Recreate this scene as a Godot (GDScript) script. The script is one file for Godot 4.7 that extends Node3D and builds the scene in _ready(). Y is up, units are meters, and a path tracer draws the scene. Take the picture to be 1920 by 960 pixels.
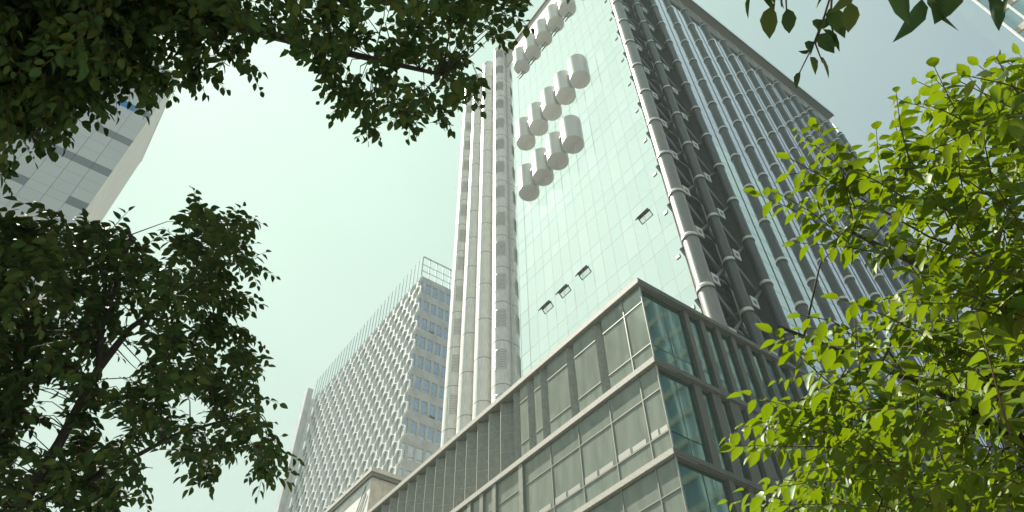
extends Node3D
# A street-level view up at a glass office tower, its podium, neighbours and street trees.
# Axes: the street grid runs along x and z; metres; the viewer stands near the origin.

var rng := RandomNumberGenerator.new()
var org := Vector3.ZERO
var boxes := {}
var M := {}
var names := {}
var cam: Camera3D
var eye := Vector3(0, 1.6, 0)

func lin(r: float, g: float, b: float) -> Color:
	return Color(r, g, b).linear_to_srgb()

func noise_tex(seed_: int, freq: float, lo: float, hi: float, octaves := 4, size := 512) -> ImageTexture:
	var n := FastNoiseLite.new()
	n.seed = seed_; n.frequency = freq; n.fractal_octaves = octaves
	n.noise_type = FastNoiseLite.TYPE_SIMPLEX_SMOOTH
	var src := n.get_seamless_image(size, size)
	var img := Image.create(size, size, false, Image.FORMAT_RGB8)
	for y in size:
		for x in size:
			var v = lerpf(lo, hi, src.get_pixel(x, y).r)
			img.set_pixel(x, y, Color(v, v, v))
	return ImageTexture.create_from_image(img)

func wave_normal(seed_: int, freq: float, bump: float) -> ImageTexture:
	var n := FastNoiseLite.new()
	n.seed = seed_; n.frequency = freq; n.fractal_octaves = 1
	var img := n.get_seamless_image(256, 256)
	img.convert(Image.FORMAT_RGBA8)
	img.bump_map_to_normal_map(bump)
	return ImageTexture.create_from_image(img)

func mat(c: Color, rough: float, metal := 0.0, tex: Texture2D = null, scale_ := Vector3.ONE) -> StandardMaterial3D:
	var m := StandardMaterial3D.new()
	m.albedo_color = c; m.roughness = rough; m.metallic = metal
	if tex:
		m.albedo_texture = tex
		m.uv1_triplanar = true; m.uv1_world_triplanar = true; m.uv1_scale = scale_
	return m

func numbered(called: String) -> String:
	var k: int = names.get(called, 0)
	names[called] = k + 1
	return called if k == 0 else "%s_%03d" % [called, k]

func thing(called: String, label: String, category: String, at: Vector3, group := "") -> Node3D:
	var o := Node3D.new()
	o.name = numbered(called); add_child(o); o.position = at
	o.set_meta("label", label); o.set_meta("category", category)
	if group: o.set_meta("group", group)
	org = at
	return o

func place(o: Node3D, called: String, parent: Node3D, where: Vector3) -> void:
	o.name = called
	parent.add_child(o, true)
	var p := org
	var q: Node = parent
	while q != self and q.get_parent() != self:      # sub-parts: take off the part's own offset too
		p += (q as Node3D).position
		q = q.get_parent()
	o.position = where - p if parent != self else where

func mesh_at(mesh: Mesh, m: Material, called: String, parent: Node3D, where: Vector3) -> MeshInstance3D:
	var o := MeshInstance3D.new()
	o.mesh = mesh
	if m: o.material_override = m
	place(o, called, parent, where)
	return o

func box(parent: Node3D, called: String, a: Vector3, b: Vector3, m: Material) -> MeshInstance3D:
	var s := (b - a).abs()
	var key := "%.3f %.3f %.3f" % [s.x, s.y, s.z]
	if not boxes.has(key):
		var bm := BoxMesh.new(); bm.size = s; boxes[key] = bm
	return mesh_at(boxes[key], m, called, parent, (a + b) / 2)

func structure(called: String, a: Vector3, b: Vector3, m: Material) -> MeshInstance3D:
	org = Vector3.ZERO
	var o := box(self, called, a, b, m)
	o.set_meta("kind", "structure")
	return o

func quad(st: SurfaceTool, a: Vector3, b: Vector3, c: Vector3, d: Vector3) -> void:
	for v in [a, b, c, a, c, d]: st.add_vertex(v)

func add_box(st: SurfaceTool, a: Vector3, b: Vector3) -> void:
	var p := [Vector3(a.x, a.y, a.z), Vector3(b.x, a.y, a.z), Vector3(b.x, b.y, a.z), Vector3(a.x, b.y, a.z), Vector3(a.x, a.y, b.z), Vector3(b.x, a.y, b.z), Vector3(b.x, b.y, b.z), Vector3(a.x, b.y, b.z)]
	for f in [[0, 1, 2, 3], [5, 4, 7, 6], [4, 0, 3, 7], [1, 5, 6, 2], [3, 2, 6, 7], [4, 5, 1, 0]]:
		quad(st, p[f[0]], p[f[1]], p[f[2]], p[f[3]])

# a solid from a plan polygon (x, z pairs, clockwise seen from above) between two heights
func prism(plan: Array, y0: float, y1: float) -> ArrayMesh:
	var st := SurfaceTool.new(); st.begin(Mesh.PRIMITIVE_TRIANGLES); st.set_smooth_group(-1)
	var n := plan.size()
	for i in n:
		var a: Vector2 = plan[i]
		var b: Vector2 = plan[(i + 1) % n]
		quad(st, Vector3(a.x, y0, a.y), Vector3(a.x, y1, a.y), Vector3(b.x, y1, b.y), Vector3(b.x, y0, b.y))
	for i in range(1, n - 1):
		for y in [y0, y1]:
			var t := [plan[0], plan[i], plan[i + 1]]
			if y == y0: t.reverse()
			for v in t: st.add_vertex(Vector3(v.x, y, v.y))
	st.generate_normals()
	return st.commit()

func tube(st: SurfaceTool, pts: Array, radii: Array, sides := 7) -> void:
	var rings := []
	for i in pts.size():
		var d: Vector3 = (pts[min(i + 1, pts.size() - 1)] - pts[max(i - 1, 0)]).normalized()
		var u := d.cross(Vector3(0.31, 0.2, 0.93)).normalized()
		var w := d.cross(u)
		var ring := []
		for k in sides:
			var a := TAU * k / sides
			ring.append(pts[i] + (u * cos(a) + w * sin(a)) * radii[i])
		rings.append(ring)
	for i in pts.size() - 1:
		for k in sides:
			var l := (k + 1) % sides
			quad(st, rings[i][k], rings[i + 1][k], rings[i + 1][l], rings[i][l])

func commit(st: SurfaceTool) -> ArrayMesh:
	st.generate_normals()
	return st.commit()

func begin(smooth := false) -> SurfaceTool:
	var st := SurfaceTool.new(); st.begin(Mesh.PRIMITIVE_TRIANGLES)
	st.set_smooth_group(0 if smooth else -1)
	return st

func cyl(r: float, h: float, seg := 28) -> CylinderMesh:
	var c := CylinderMesh.new()
	c.top_radius = r; c.bottom_radius = r; c.height = h; c.radial_segments = seg; c.rings = 1
	return c

# ------------------------------------------------------------------ sky
var sun_dir := Vector3.ZERO

func sky_colour(d: Vector3) -> Color:
	var g := rad_to_deg(acos(clampf(d.dot(sun_dir), -1, 1)))
	var clear := smoothstep(15.0, 80.0, g)                    # away from the sun the blue comes through
	var glow := exp(-g / 9.0)                                 # bright haze close round the sun
	var c := Color(0.73, 0.98, 0.85).lerp(Color(0.24, 0.32, 0.44), clear)
	var low := clampf(pow(1.0 - clampf(d.y, 0, 1), 1.3) * 1.3, 0, 0.9) * (1.0 - 0.75 * clear)
	c = c.lerp(Color(0.76, 0.90, 0.78), low)                  # thick pale air near the horizon
	c += Color(0.5, 0.5, 0.42) * glow
	c *= 1.0 + 0.035 * cloud.get_noise_3d(d.x * 2.0, d.y * 5.0, d.z * 2.0) # faint unevenness of the haze
	c *= 0.345                                                # radiance at the exposure set below
	if d.y < 0: c = c.lerp(Color(0.10, 0.10, 0.095), clampf(-d.y * 6, 0, 1))
	return Color(c.r, c.g, c.b, 1)

var cloud := FastNoiseLite.new()

func make_sky() -> void:
	cloud.seed = 9; cloud.frequency = 0.9; cloud.fractal_octaves = 4
	var w := 512
	var h := 256
	var img := Image.create(w, h, false, Image.FORMAT_RGBF)
	for j in h:
		var th := PI * (j + 0.5) / h
		for i in w:
			var az := TAU * (i + 0.5) / w
			img.set_pixel(i, j, sky_colour(Vector3(sin(az) * sin(th), cos(th), -cos(az) * sin(th))))
	var pm := PanoramaSkyMaterial.new()
	pm.panorama = ImageTexture.create_from_image(img)
	var sky := Sky.new(); sky.sky_material = pm
	var env := Environment.new()
	env.background_mode = Environment.BG_SKY; env.sky = sky
	env.tonemap_mode = Environment.TONE_MAPPER_LINEAR
	env.tonemap_exposure = 2.8
	env.sdfgi_enabled = true; env.ssao_enabled = true; env.ssil_enabled = true
	env.fog_enabled = true; env.fog_density = 0.0008; env.fog_light_color = Color(0.90, 0.98, 0.94)
	var we := WorldEnvironment.new(); we.environment = env; we.name = "world_environment"; add_child(we)

# ------------------------------------------------------------------ materials
func make_materials() -> void:
	var fine := noise_tex(3, 0.02, 0.80, 1.0, 5)
	var soft := noise_tex(11, 0.008, 0.86, 1.0, 3)
	var streak := noise_tex(5, 0.015, 0.84, 1.0, 4)
	M.glass = mat(lin(0.92, 0.925, 0.91), 0.04, 1.0)
	M.glass_b = mat(lin(0.88, 0.895, 0.885), 0.06, 1.0)
	M.glass_c = mat(lin(0.945, 0.945, 0.93), 0.05, 1.0)
	M.glass_joint = mat(lin(0.62, 0.63, 0.60), 0.95)
	M.glass_joint.metallic_specular = 0.05
	M.clear_glass = mat(Color(0.85, 0.95, 0.9, 0.12), 0.02)
	M.clear_glass.transparency = BaseMaterial3D.TRANSPARENCY_ALPHA
	M.alu = mat(lin(0.55, 0.57, 0.55), 0.35, 0.3)
	M.open_frame = mat(lin(0.03, 0.03, 0.03), 0.4)
	M.clad = mat(lin(0.80, 0.79, 0.74), 0.38, 0.0, streak, Vector3(0.9, 0.12, 0.9))
	M.louvre_back = mat(lin(0.34, 0.34, 0.32), 0.6)
	M.clad_joint = mat(lin(0.26, 0.26, 0.24), 0.6)
	M.drum = mat(lin(0.56, 0.56, 0.53), 0.4)
	M.parapet = mat(lin(0.52, 0.50, 0.46), 0.6, 0.0, streak, Vector3(0.6, 0.2, 0.6))
	M.pipe = mat(lin(0.11, 0.12, 0.115), 0.36, 0.35, streak, Vector3(1.2, 0.1, 1.2))
	M.corner_pipe = mat(lin(0.30, 0.29, 0.27), 0.34, 0.4, streak, Vector3(1.2, 0.1, 1.2))
	M.collar = mat(lin(0.62, 0.62, 0.57), 0.35, 0.2)
	M.dark = mat(lin(0.10, 0.105, 0.105), 0.5)
	M.brace = mat(lin(0.15, 0.16, 0.16), 0.45, 0.3)
	M.plate = mat(lin(0.58, 0.60, 0.59), 0.45, 0.2)
	M.dark_glass = mat(lin(0.20, 0.24, 0.26), 0.05, 0.9)
	M.roof = mat(lin(0.22, 0.22, 0.21), 0.8)
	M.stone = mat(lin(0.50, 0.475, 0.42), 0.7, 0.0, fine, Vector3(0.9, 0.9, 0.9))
	M.pod_glass = mat(lin(0.15, 0.27, 0.25), 0.05, 0.8, streak, Vector3(0.5, 0.12, 0.5))
	M.pod_glass.normal_enabled = true
	M.pod_glass.normal_texture = wave_normal(21, 0.006, 3.0)
	M.pod_glass.normal_scale = 0.05
	M.blind_glass = mat(lin(0.33, 0.37, 0.315), 0.06, 0.3, soft, Vector3(0.4, 0.08, 0.4))
	M.pale_strip = mat(lin(0.48, 0.47, 0.42), 0.35, 0.3)
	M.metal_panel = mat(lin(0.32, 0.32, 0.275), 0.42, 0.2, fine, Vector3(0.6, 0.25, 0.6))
	M.window_bar = mat(lin(0.27, 0.27, 0.24), 0.4, 0.3)
	M.panel_edge = mat(lin(0.40, 0.39, 0.34), 0.4, 0.3)
	M.pilaster = mat(lin(0.135, 0.135, 0.12), 0.45, 0.25, streak, Vector3(0.9, 0.15, 0.9))  # darker copy for the street side, its shade put into the colour
	M.white = mat(lin(0.79, 0.80, 0.79), 0.55, 0.0, soft, Vector3(0.2, 0.2, 0.2))
	M.white_wall = mat(lin(0.48, 0.49, 0.49), 0.7, 0.0, soft, Vector3(0.1, 0.1, 0.1))
	M.grey_wall = mat(lin(0.50, 0.515, 0.52), 0.7, 0.0, soft, Vector3(0.1, 0.1, 0.1))
	M.window = mat(lin(0.46, 0.54, 0.60), 0.06, 0.85)
	M.window_dark = mat(lin(0.13, 0.145, 0.16), 0.12, 0.5)
	M.crown_glass = mat(lin(0.62, 0.70, 0.72), 0.12, 0.6)
	M.steel = mat(lin(0.35, 0.38, 0.40), 0.4, 0.4)
	M.beige = mat(lin(0.56, 0.52, 0.45), 0.75, 0.0, soft, Vector3(0.3, 0.3, 0.3))
	M.pale = mat(lin(0.80, 0.80, 0.76), 0.7, 0.0, soft, Vector3(0.2, 0.2, 0.2))
	M.tile_a = mat(lin(0.58, 0.60, 0.595), 0.4)
	M.tile_b = mat(lin(0.60, 0.62, 0.61), 0.4)
	M.tile_dark = mat(lin(0.26, 0.28, 0.285), 0.3, 0.2)
	M.tile_blue = mat(lin(0.03, 0.22, 0.50), 0.3)
	M.cream_wall = mat(lin(0.82, 0.79, 0.74), 0.6, 0.0, streak, Vector3(0.5, 0.03, 0.5))
	M.blue_glass = mat(lin(0.34, 0.45, 0.48), 0.06, 0.8)
	M.cream = mat(lin(0.62, 0.55, 0.42), 0.6, 0.0, fine, Vector3(0.2, 0.2, 0.2))
	M.bark = mat(lin(0.045, 0.036, 0.028), 0.9, 0.0, streak, Vector3(6, 1.5, 6))
	M.twig = mat(lin(0.09, 0.055, 0.022), 0.8)
	M.asphalt = mat(lin(0.10, 0.10, 0.10), 0.9, 0.0, fine, Vector3(0.4, 0.4, 0.4))
	M.paving = mat(lin(0.22, 0.22, 0.215), 0.85, 0.0, fine, Vector3(0.7, 0.7, 0.7))
	M.paint = mat(lin(0.75, 0.75, 0.72), 0.7)

# ------------------------------------------------------------------ tower
const TX := 24.5          # plane of the mirror-glass front
const TZ := -15.15        # line of the pipe columns on the street side
const GZ := -15.15        # plane of the blue glass behind the pipes

func collar_mesh(r: float) -> ArrayMesh:
	var am := ArrayMesh.new()
	for s in 2:
		var st := begin(true)
		var prof := [[r, -0.02], [r + 0.03, -0.01], [r + 0.03, 0.22], [r, 0.23]] if s == 0 else [[r, -0.12], [r + 0.06, -0.11], [r + 0.06, -0.03], [r, -0.02]]
		for k in 24:
			var a0 := TAU * k / 24
			var a1 := TAU * (k + 1) / 24
			for i in prof.size() - 1:
				var p: Array = prof[i]
				var q: Array = prof[i + 1]
				quad(st, Vector3(cos(a0) * p[0], p[1], sin(a0) * p[0]), Vector3(cos(a1) * p[0], p[1], sin(a1) * p[0]), Vector3(cos(a1) * q[0], q[1], sin(a1) * q[0]), Vector3(cos(a0) * q[0], q[1], sin(a0) * q[0]))
		st.set_material(M.collar if s == 0 else M.dark)
		st.generate_normals()
		st.commit(am)
	return am

func drum_mesh(r: float, h: float) -> ArrayMesh:
	var plan := []
	for k in 25:
		var a := PI / 2 + PI * k / 24
		plan.append(Vector2(cos(a) * r, sin(a) * r))
	var st := begin()
	var am: ArrayMesh
	st.set_smooth_group(0)
	for k in 24:
		var a: Vector2 = plan[k]
		var b: Vector2 = plan[k + 1]
		quad(st, Vector3(a.x, 0, a.y), Vector3(a.x, h, a.y), Vector3(b.x, h, b.y), Vector3(b.x, 0, b.y))
	st.set_smooth_group(-1)
	for y in [0.0, h]:
		for k in 24:
			var t := [Vector3(0, y, 0), Vector3(plan[k].x, y, plan[k].y), Vector3(plan[k + 1].x, y, plan[k + 1].y)]
			if y == 0.0: t.reverse()
			for v in t: st.add_vertex(v)
	st.generate_normals()
	am = st.commit()
	return am

func louvre_mesh(r: float, h: float, half: float) -> ArrayMesh:
	var am := ArrayMesh.new()
	var st := begin()
	var seg := 8
	for i in 12:
		var y := -h / 2 + h * i / 12
		for k in seg:
			var a0 := lerpf(-half, half, float(k) / seg)
			var a1 := lerpf(-half, half, float(k + 1) / seg)
			var p := func(a: float, rr: float, yy: float) -> Vector3: return Vector3(cos(a) * rr, yy, sin(a) * rr)
			quad(st, p.call(a0, r + 0.04, y), p.call(a1, r + 0.04, y), p.call(a1, r + 0.012, y + h / 12 * 0.8), p.call(a0, r + 0.012, y + h / 12 * 0.8))
	st.set_material(M.clad); st.generate_normals(); st.commit(am)
	st = begin(true)
	for k in seg:
		var a0 := lerpf(-half, half, float(k) / seg)
		var a1 := lerpf(-half, half, float(k + 1) / seg)
		quad(st, Vector3(cos(a0) * (r + .006), -h / 2, sin(a0) * (r + .006)), Vector3(cos(a1) * (r + .006), -h / 2, sin(a1) * (r + .006)), Vector3(cos(a1) * (r + .006), h / 2, sin(a1) * (r + .006)), Vector3(cos(a0) * (r + .006), h / 2, sin(a0) * (r + .006)))
	st.set_material(M.louvre_back); st.generate_normals(); st.commit(am)
	return am

func bay_line(k: int) -> float: return 24.14 + 3.3 * k if k > 0 else 24.14

func tower() -> void:
	var t := thing("office_tower", "tall mirror glass office tower with round pipe columns and white half drums on its front", "building", Vector3(TX, 0, TZ))
	box(t, "core", Vector3(24.62, 0, -41.6), Vector3(66.3, 84.9, -17.2), M.roof)
	box(t, "core_front", Vector3(30.95, 0, -17.2), Vector3(66.3, 84.9, -15.25), M.roof)
	# mirror glass front: 15 modules of 1.055 m, two panes a storey
	var z1 := -16.05
	var storey := 4.13
	var lots := []
	for k in 16:
		for s in 15:
			var y0 := 21.1 + storey * s
			for part in [[0.012, 1.32], [1.34, 4.118]]:
				var a: float = y0 + part[0]
				var b: float = minf(y0 + part[1], 81.55)
				if a < 81.5: lots.append([k, a, b])
	lots.sort_custom(func(p, q): return (p[1] + p[0] * 0.8) < (q[1] + q[0] * 0.8))
	var rest := begin()
	var n := 0
	for l in lots:
		if l[2] < 23.4: continue
		var za: float = z1 - 1.055 * l[0] - 0.01
		var zb: float = za - 1.035
		if n < 300:
			var o := box(t, "glass_pane", Vector3(TX, l[1], zb), Vector3(TX + 0.08, l[2], za), [M.glass, M.glass, M.glass_b, M.glass_c][rng.randi() % 4])
			o.rotation = Vector3(0, rng.randfn(0, 0.0008), rng.randfn(0, 0.0008))
		else:
			add_box(rest, Vector3(TX, l[1], zb) - org, Vector3(TX + 0.08, l[2], za) - org)
		n += 1
	var ro := mesh_at(commit(rest), M.glass, "upper_glass_panes", t, org); ro.set_meta("kind", "stuff")
	for k in 17:
		var z := z1 - 1.055 * k
		box(t, "mullion", Vector3(TX - 0.008, 22, z - 0.016), Vector3(TX + 0.1, 81.6, z + 0.016), M.glass_joint)
	for s in 15:
		for dy in [0.0, 1.33]:
			var y: float = 21.1 + storey * s + dy
			if y > 22.5 and y < 81: box(t, "transom", Vector3(TX - 0.006, y - 0.01, -32.95), Vector3(TX + 0.1, y + 0.01, z1), M.glass_joint)
	box(t, "parapet", Vector3(TX - 0.06, 81.6, -41.6), Vector3(TX + 0.4, 85.7, -15.7), M.parapet)
	box(t, "parapet_cap", Vector3(TX - 0.12, 85.7, -41.65), Vector3(TX + 0.5, 85.85, -15.6), M.clad)
	box(t, "rear_cladding", Vector3(TX + 0.02, 0, -41.6), Vector3(TX + 0.1, 81.6, -32.97), M.clad)
	box(t, "roof_slab", Vector3(24.2, 84.9, -41.6), Vector3(66.15, 85.3, -14.35), M.roof)
	box(t, "roof_edge", Vector3(24.2, 84.82, -14.35), Vector3(66.2, 85.36, -14.25), M.dark)
	box(t, "frieze", Vector3(30.95, 81.7, -15.25), Vector3(66.1, 84.88, -15.1), M.roof)
	# open awning windows
	var aw := {}
	for p in [[37.35, -28.9], [37.35, -26.85], [37.35, -24.6], [37.35, -18.35]]:
		awning(t, Vector3(TX, p[0] + 0.3, p[1] + 0.15))
	# half drums
	var dm := drum_mesh(0.95, 3.35)
	for row in [[52.65, 4, -29.95], [61.0, 5, -30.0], [76.95, 5, -30.0]]:
		for k in int(row[1]):
			var z: float = row[2] + 2.115 * k
			var d := mesh_at(dm, M.drum, "drum", t, Vector3(TX, row[0], z))
			var br := box(d, "bracket", Vector3(TX - 0.62, row[0] + 1.7, z - 0.98), Vector3(TX - 0.10, row[0] + 1.86, z - 0.74), M.open_frame)
			box(d, "rim", Vector3(TX - 0.03, row[0] - 0.06, z - 0.99), Vector3(TX - 0.002, row[0] + 3.4, z - 0.955), M.alu)
			if row[0] > 70: box(t, "vent_flap", Vector3(TX - 0.2, row[0] - 1.62, z - 0.75), Vector3(TX - 0.1, row[0] - 1.5, z + 0.35), M.open_frame)
	# round clad columns at the far end of the front
	var lm := louvre_mesh(0.8, 1.9, 0.66)
	var cz := [-33.85, -36.3, -38.5, -40.7]
	for i in 4:
		var p := Vector3(24.14, 0, cz[i])
		var col := mesh_at(cyl(0.8, 65, 40), M.clad, "round_column", t, p + Vector3(0, 54.0 - [0, 1.5, 2.0, 3.0][i] * 0.0, 0))
		for s in 16:
			var y := 20.5 + 4.13 * s + 0.0
			mesh_at(cyl(0.806, 0.07, 40), M.clad_joint, "joint", col, Vector3(p.x, y, p.z))
			if i == 0 or i == 3:
				var lv := mesh_at(lm, null, "louvre", col, Vector3(p.x, y + 2.35, p.z))
				# turned to face the street corner
				lv.rotation.y = deg_to_rad(-(228.0 - 90.0) if i == 0 else -(203.0 - 90.0))
		mesh_at(cyl(0.86, 0.15, 40), M.clad, "cap", col, Vector3(p.x, 86.55, p.z))
	# pipe columns on the street side
	var cm := collar_mesh(0.47)
	var sm := collar_mesh(0.34)
	for k in 14:
		var x := bay_line(k)
		var r := 0.47 if k == 0 else 0.34
		var top := 84.8 if k < 3 else 82.0 + (0.0 if k % 2 == 0 else 0.25)
		var col := mesh_at(cyl(r, top - 18.0, 32), M.corner_pipe if k == 0 else M.pipe, "pipe_column", t, Vector3(x, (top + 18.0) / 2, TZ))
		for s in 16:
			var y := 23.65 + 4.13 * s + (0.0 if k == 0 else 0.1)
			if y < top - 0.3: mesh_at(cm if k == 0 else sm, null, "collar", col, Vector3(x, y, TZ))
		if k >= 3: mesh_at(cyl(0.07, 84.85 - top, 10), M.collar, "hanger_rod", col, Vector3(x, (top + 84.85) / 2, TZ))
	# blue glass behind the pipes
	rest = begin(); n = 0
	lots = []
	for k in range(2, 13):
		for half in 2:
			for s in 15:
				for part in [[0.02, 1.30], [1.34, 2.70], [2.74, 4.11]]:
					lots.append([bay_line(k) + 1.65 * half, 21.1 + 4.13 * s + part[0], 21.1 + 4.13 * s + part[1]])
	lots.sort_custom(func(p, q): return (p[1] + (p[0] - 30.0) * 0.9) < (q[1] + (q[0] - 30.0) * 0.9))
	for l in lots:
		if l[1] > 81.6 or l[2] < 24.0: continue
		var a := Vector3(l[0] + 0.02, l[1], GZ - 0.06)
		var b := Vector3(l[0] + 1.63, minf(l[2], 81.68), GZ)
		if n < 300:
			var o := box(t, "street_glass_pane", a, b, [M.glass, M.glass, M.glass_b, M.glass_c][rng.randi() % 4])
			o.rotation = Vector3(rng.randfn(0, 0.0008), rng.randfn(0, 0.0008), 0)
		else: add_box(rest, a - org, b - org)
		n += 1
	ro = mesh_at(commit(rest), M.glass, "upper_street_glass_panes", t, org); ro.set_meta("kind", "stuff")
	for k in range(2, 14):
		for half in 2:
			var x := bay_line(k) + 1.65 * half
			if k == 13 and half == 1: continue
			box(t, "street_mullion", Vector3(x - 0.03, 22, GZ - 0.08), Vector3(x + 0.03, 81.7, GZ + 0.03), M.dark)
	# braced bays beside the corner
	for s in 15:
		for q in 3:
			for b in 4:
				box(t, "recessed_pane", Vector3(24.66 + 1.58 * b, 22.3 + 4.13 * s + 1.376 * q, -17.2), Vector3(24.66 + 1.58 * b + 1.5, 22.3 + 4.13 * s + 1.376 * q + 1.3, -17.08), M.dark_glass)
	box(t, "recess_side", Vector3(30.85, 0, -17.1), Vector3(30.94, 84.8, -15.2), M.brace)
	box(t, "recess_corner", Vector3(24.62, 0, -17.1), Vector3(24.72, 84.8, -15.5), M.brace)
	for k in 2:
		var xa := bay_line(k)
		var xb := bay_line(k + 1)
		for s in 15:
			var y := 23.65 + 4.13 * s
			for dirn in 2:
				var st := begin()
				var p0 := Vector3(xa, y, TZ - 0.45) if dirn == 0 else Vector3(xb, y, TZ - 0.75)
				var p1 := Vector3(xb, y + 4.13, TZ - 0.45) if dirn == 0 else Vector3(xa, y + 4.13, TZ - 0.75)
				tube(st, [p0 - org, p1 - org], [0.13, 0.13], 4)
				mesh_at(commit(st), M.brace, "diagonal_brace", t, org)
			# strut running back from the braces to the inner wall
			var xm := (xa + xb) / 2
			box(t, "strut", Vector3(xm - 0.13, y + 1.95, -17.08), Vector3(xm + 0.13, y + 2.2, TZ - 0.2), M.brace)
			box(t, "node_plate", Vector3(xm - 0.3, y + 1.7, TZ - 0.30), Vector3(xm + 0.3, y + 2.5, TZ - 0.22), M.plate)
			box(t, "floor_beam", Vector3(xa + 0.3, y - 0.13, TZ - 1.5), Vector3(xb - 0.3, y + 0.13, TZ - 1.2), M.brace)
		for j in 2:
			var x := lerpf(xa, xb, 0.33 + 0.34 * j)
			box(t, "stay_rod", Vector3(x - 0.035, 20, TZ - 1.12), Vector3(x + 0.035, 84.7, TZ - 1.05), M.collar)

func awning(t: Node3D, p: Vector3) -> void:
	var o := Node3D.new()
	place(o, "open_window", t, p)
	o.rotation.z = deg_to_rad(-38)
	var fr := func(a: Vector3, b: Vector3, m: Material, called: String):
		var mi := MeshInstance3D.new()
		var bm := BoxMesh.new(); bm.size = b - a; mi.mesh = bm; mi.material_override = m
		mi.name = called; o.add_child(mi, true); mi.position = (a + b) / 2
	fr.call(Vector3(-0.06, -0.50, -0.52), Vector3(0, -0.46, 0.52), M.open_frame, "sash")
	fr.call(Vector3(-0.12, -0.10, -0.52), Vector3(0, 0.0, 0.52), M.open_frame, "sash")
	fr.call(Vector3(-0.06, -0.46, -0.52), Vector3(0, -0.10, -0.48), M.open_frame, "sash")
	fr.call(Vector3(-0.06, -0.46, 0.48), Vector3(0, -0.10, 0.52), M.open_frame, "sash")
	fr.call(Vector3(-0.04, -0.46, -0.48), Vector3(-0.03, -0.10, 0.48), M.clear_glass, "pane")

# ------------------------------------------------------------------ podium
const PX := 17.1
const PZ := -13.85

func pod_pane(t: Node3D, called: String, a: Vector3, b: Vector3, m: Material) -> void:
	var o := box(t, called, a, b, m)
	o.rotation = Vector3(rng.randfn(0, 0.002), rng.randfn(0, 0.002), rng.randfn(0, 0.002))

# angled panel: flush at its far end, set back at its near end; returns its plan
func saw(z0: float, z1: float, depth: float) -> Array:
	return [Vector2(PX + 0.02, z0), Vector2(PX + 0.02 + depth, z1), Vector2(PX + 0.1 + depth, z1), Vector2(PX + 0.1, z0)]

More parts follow.
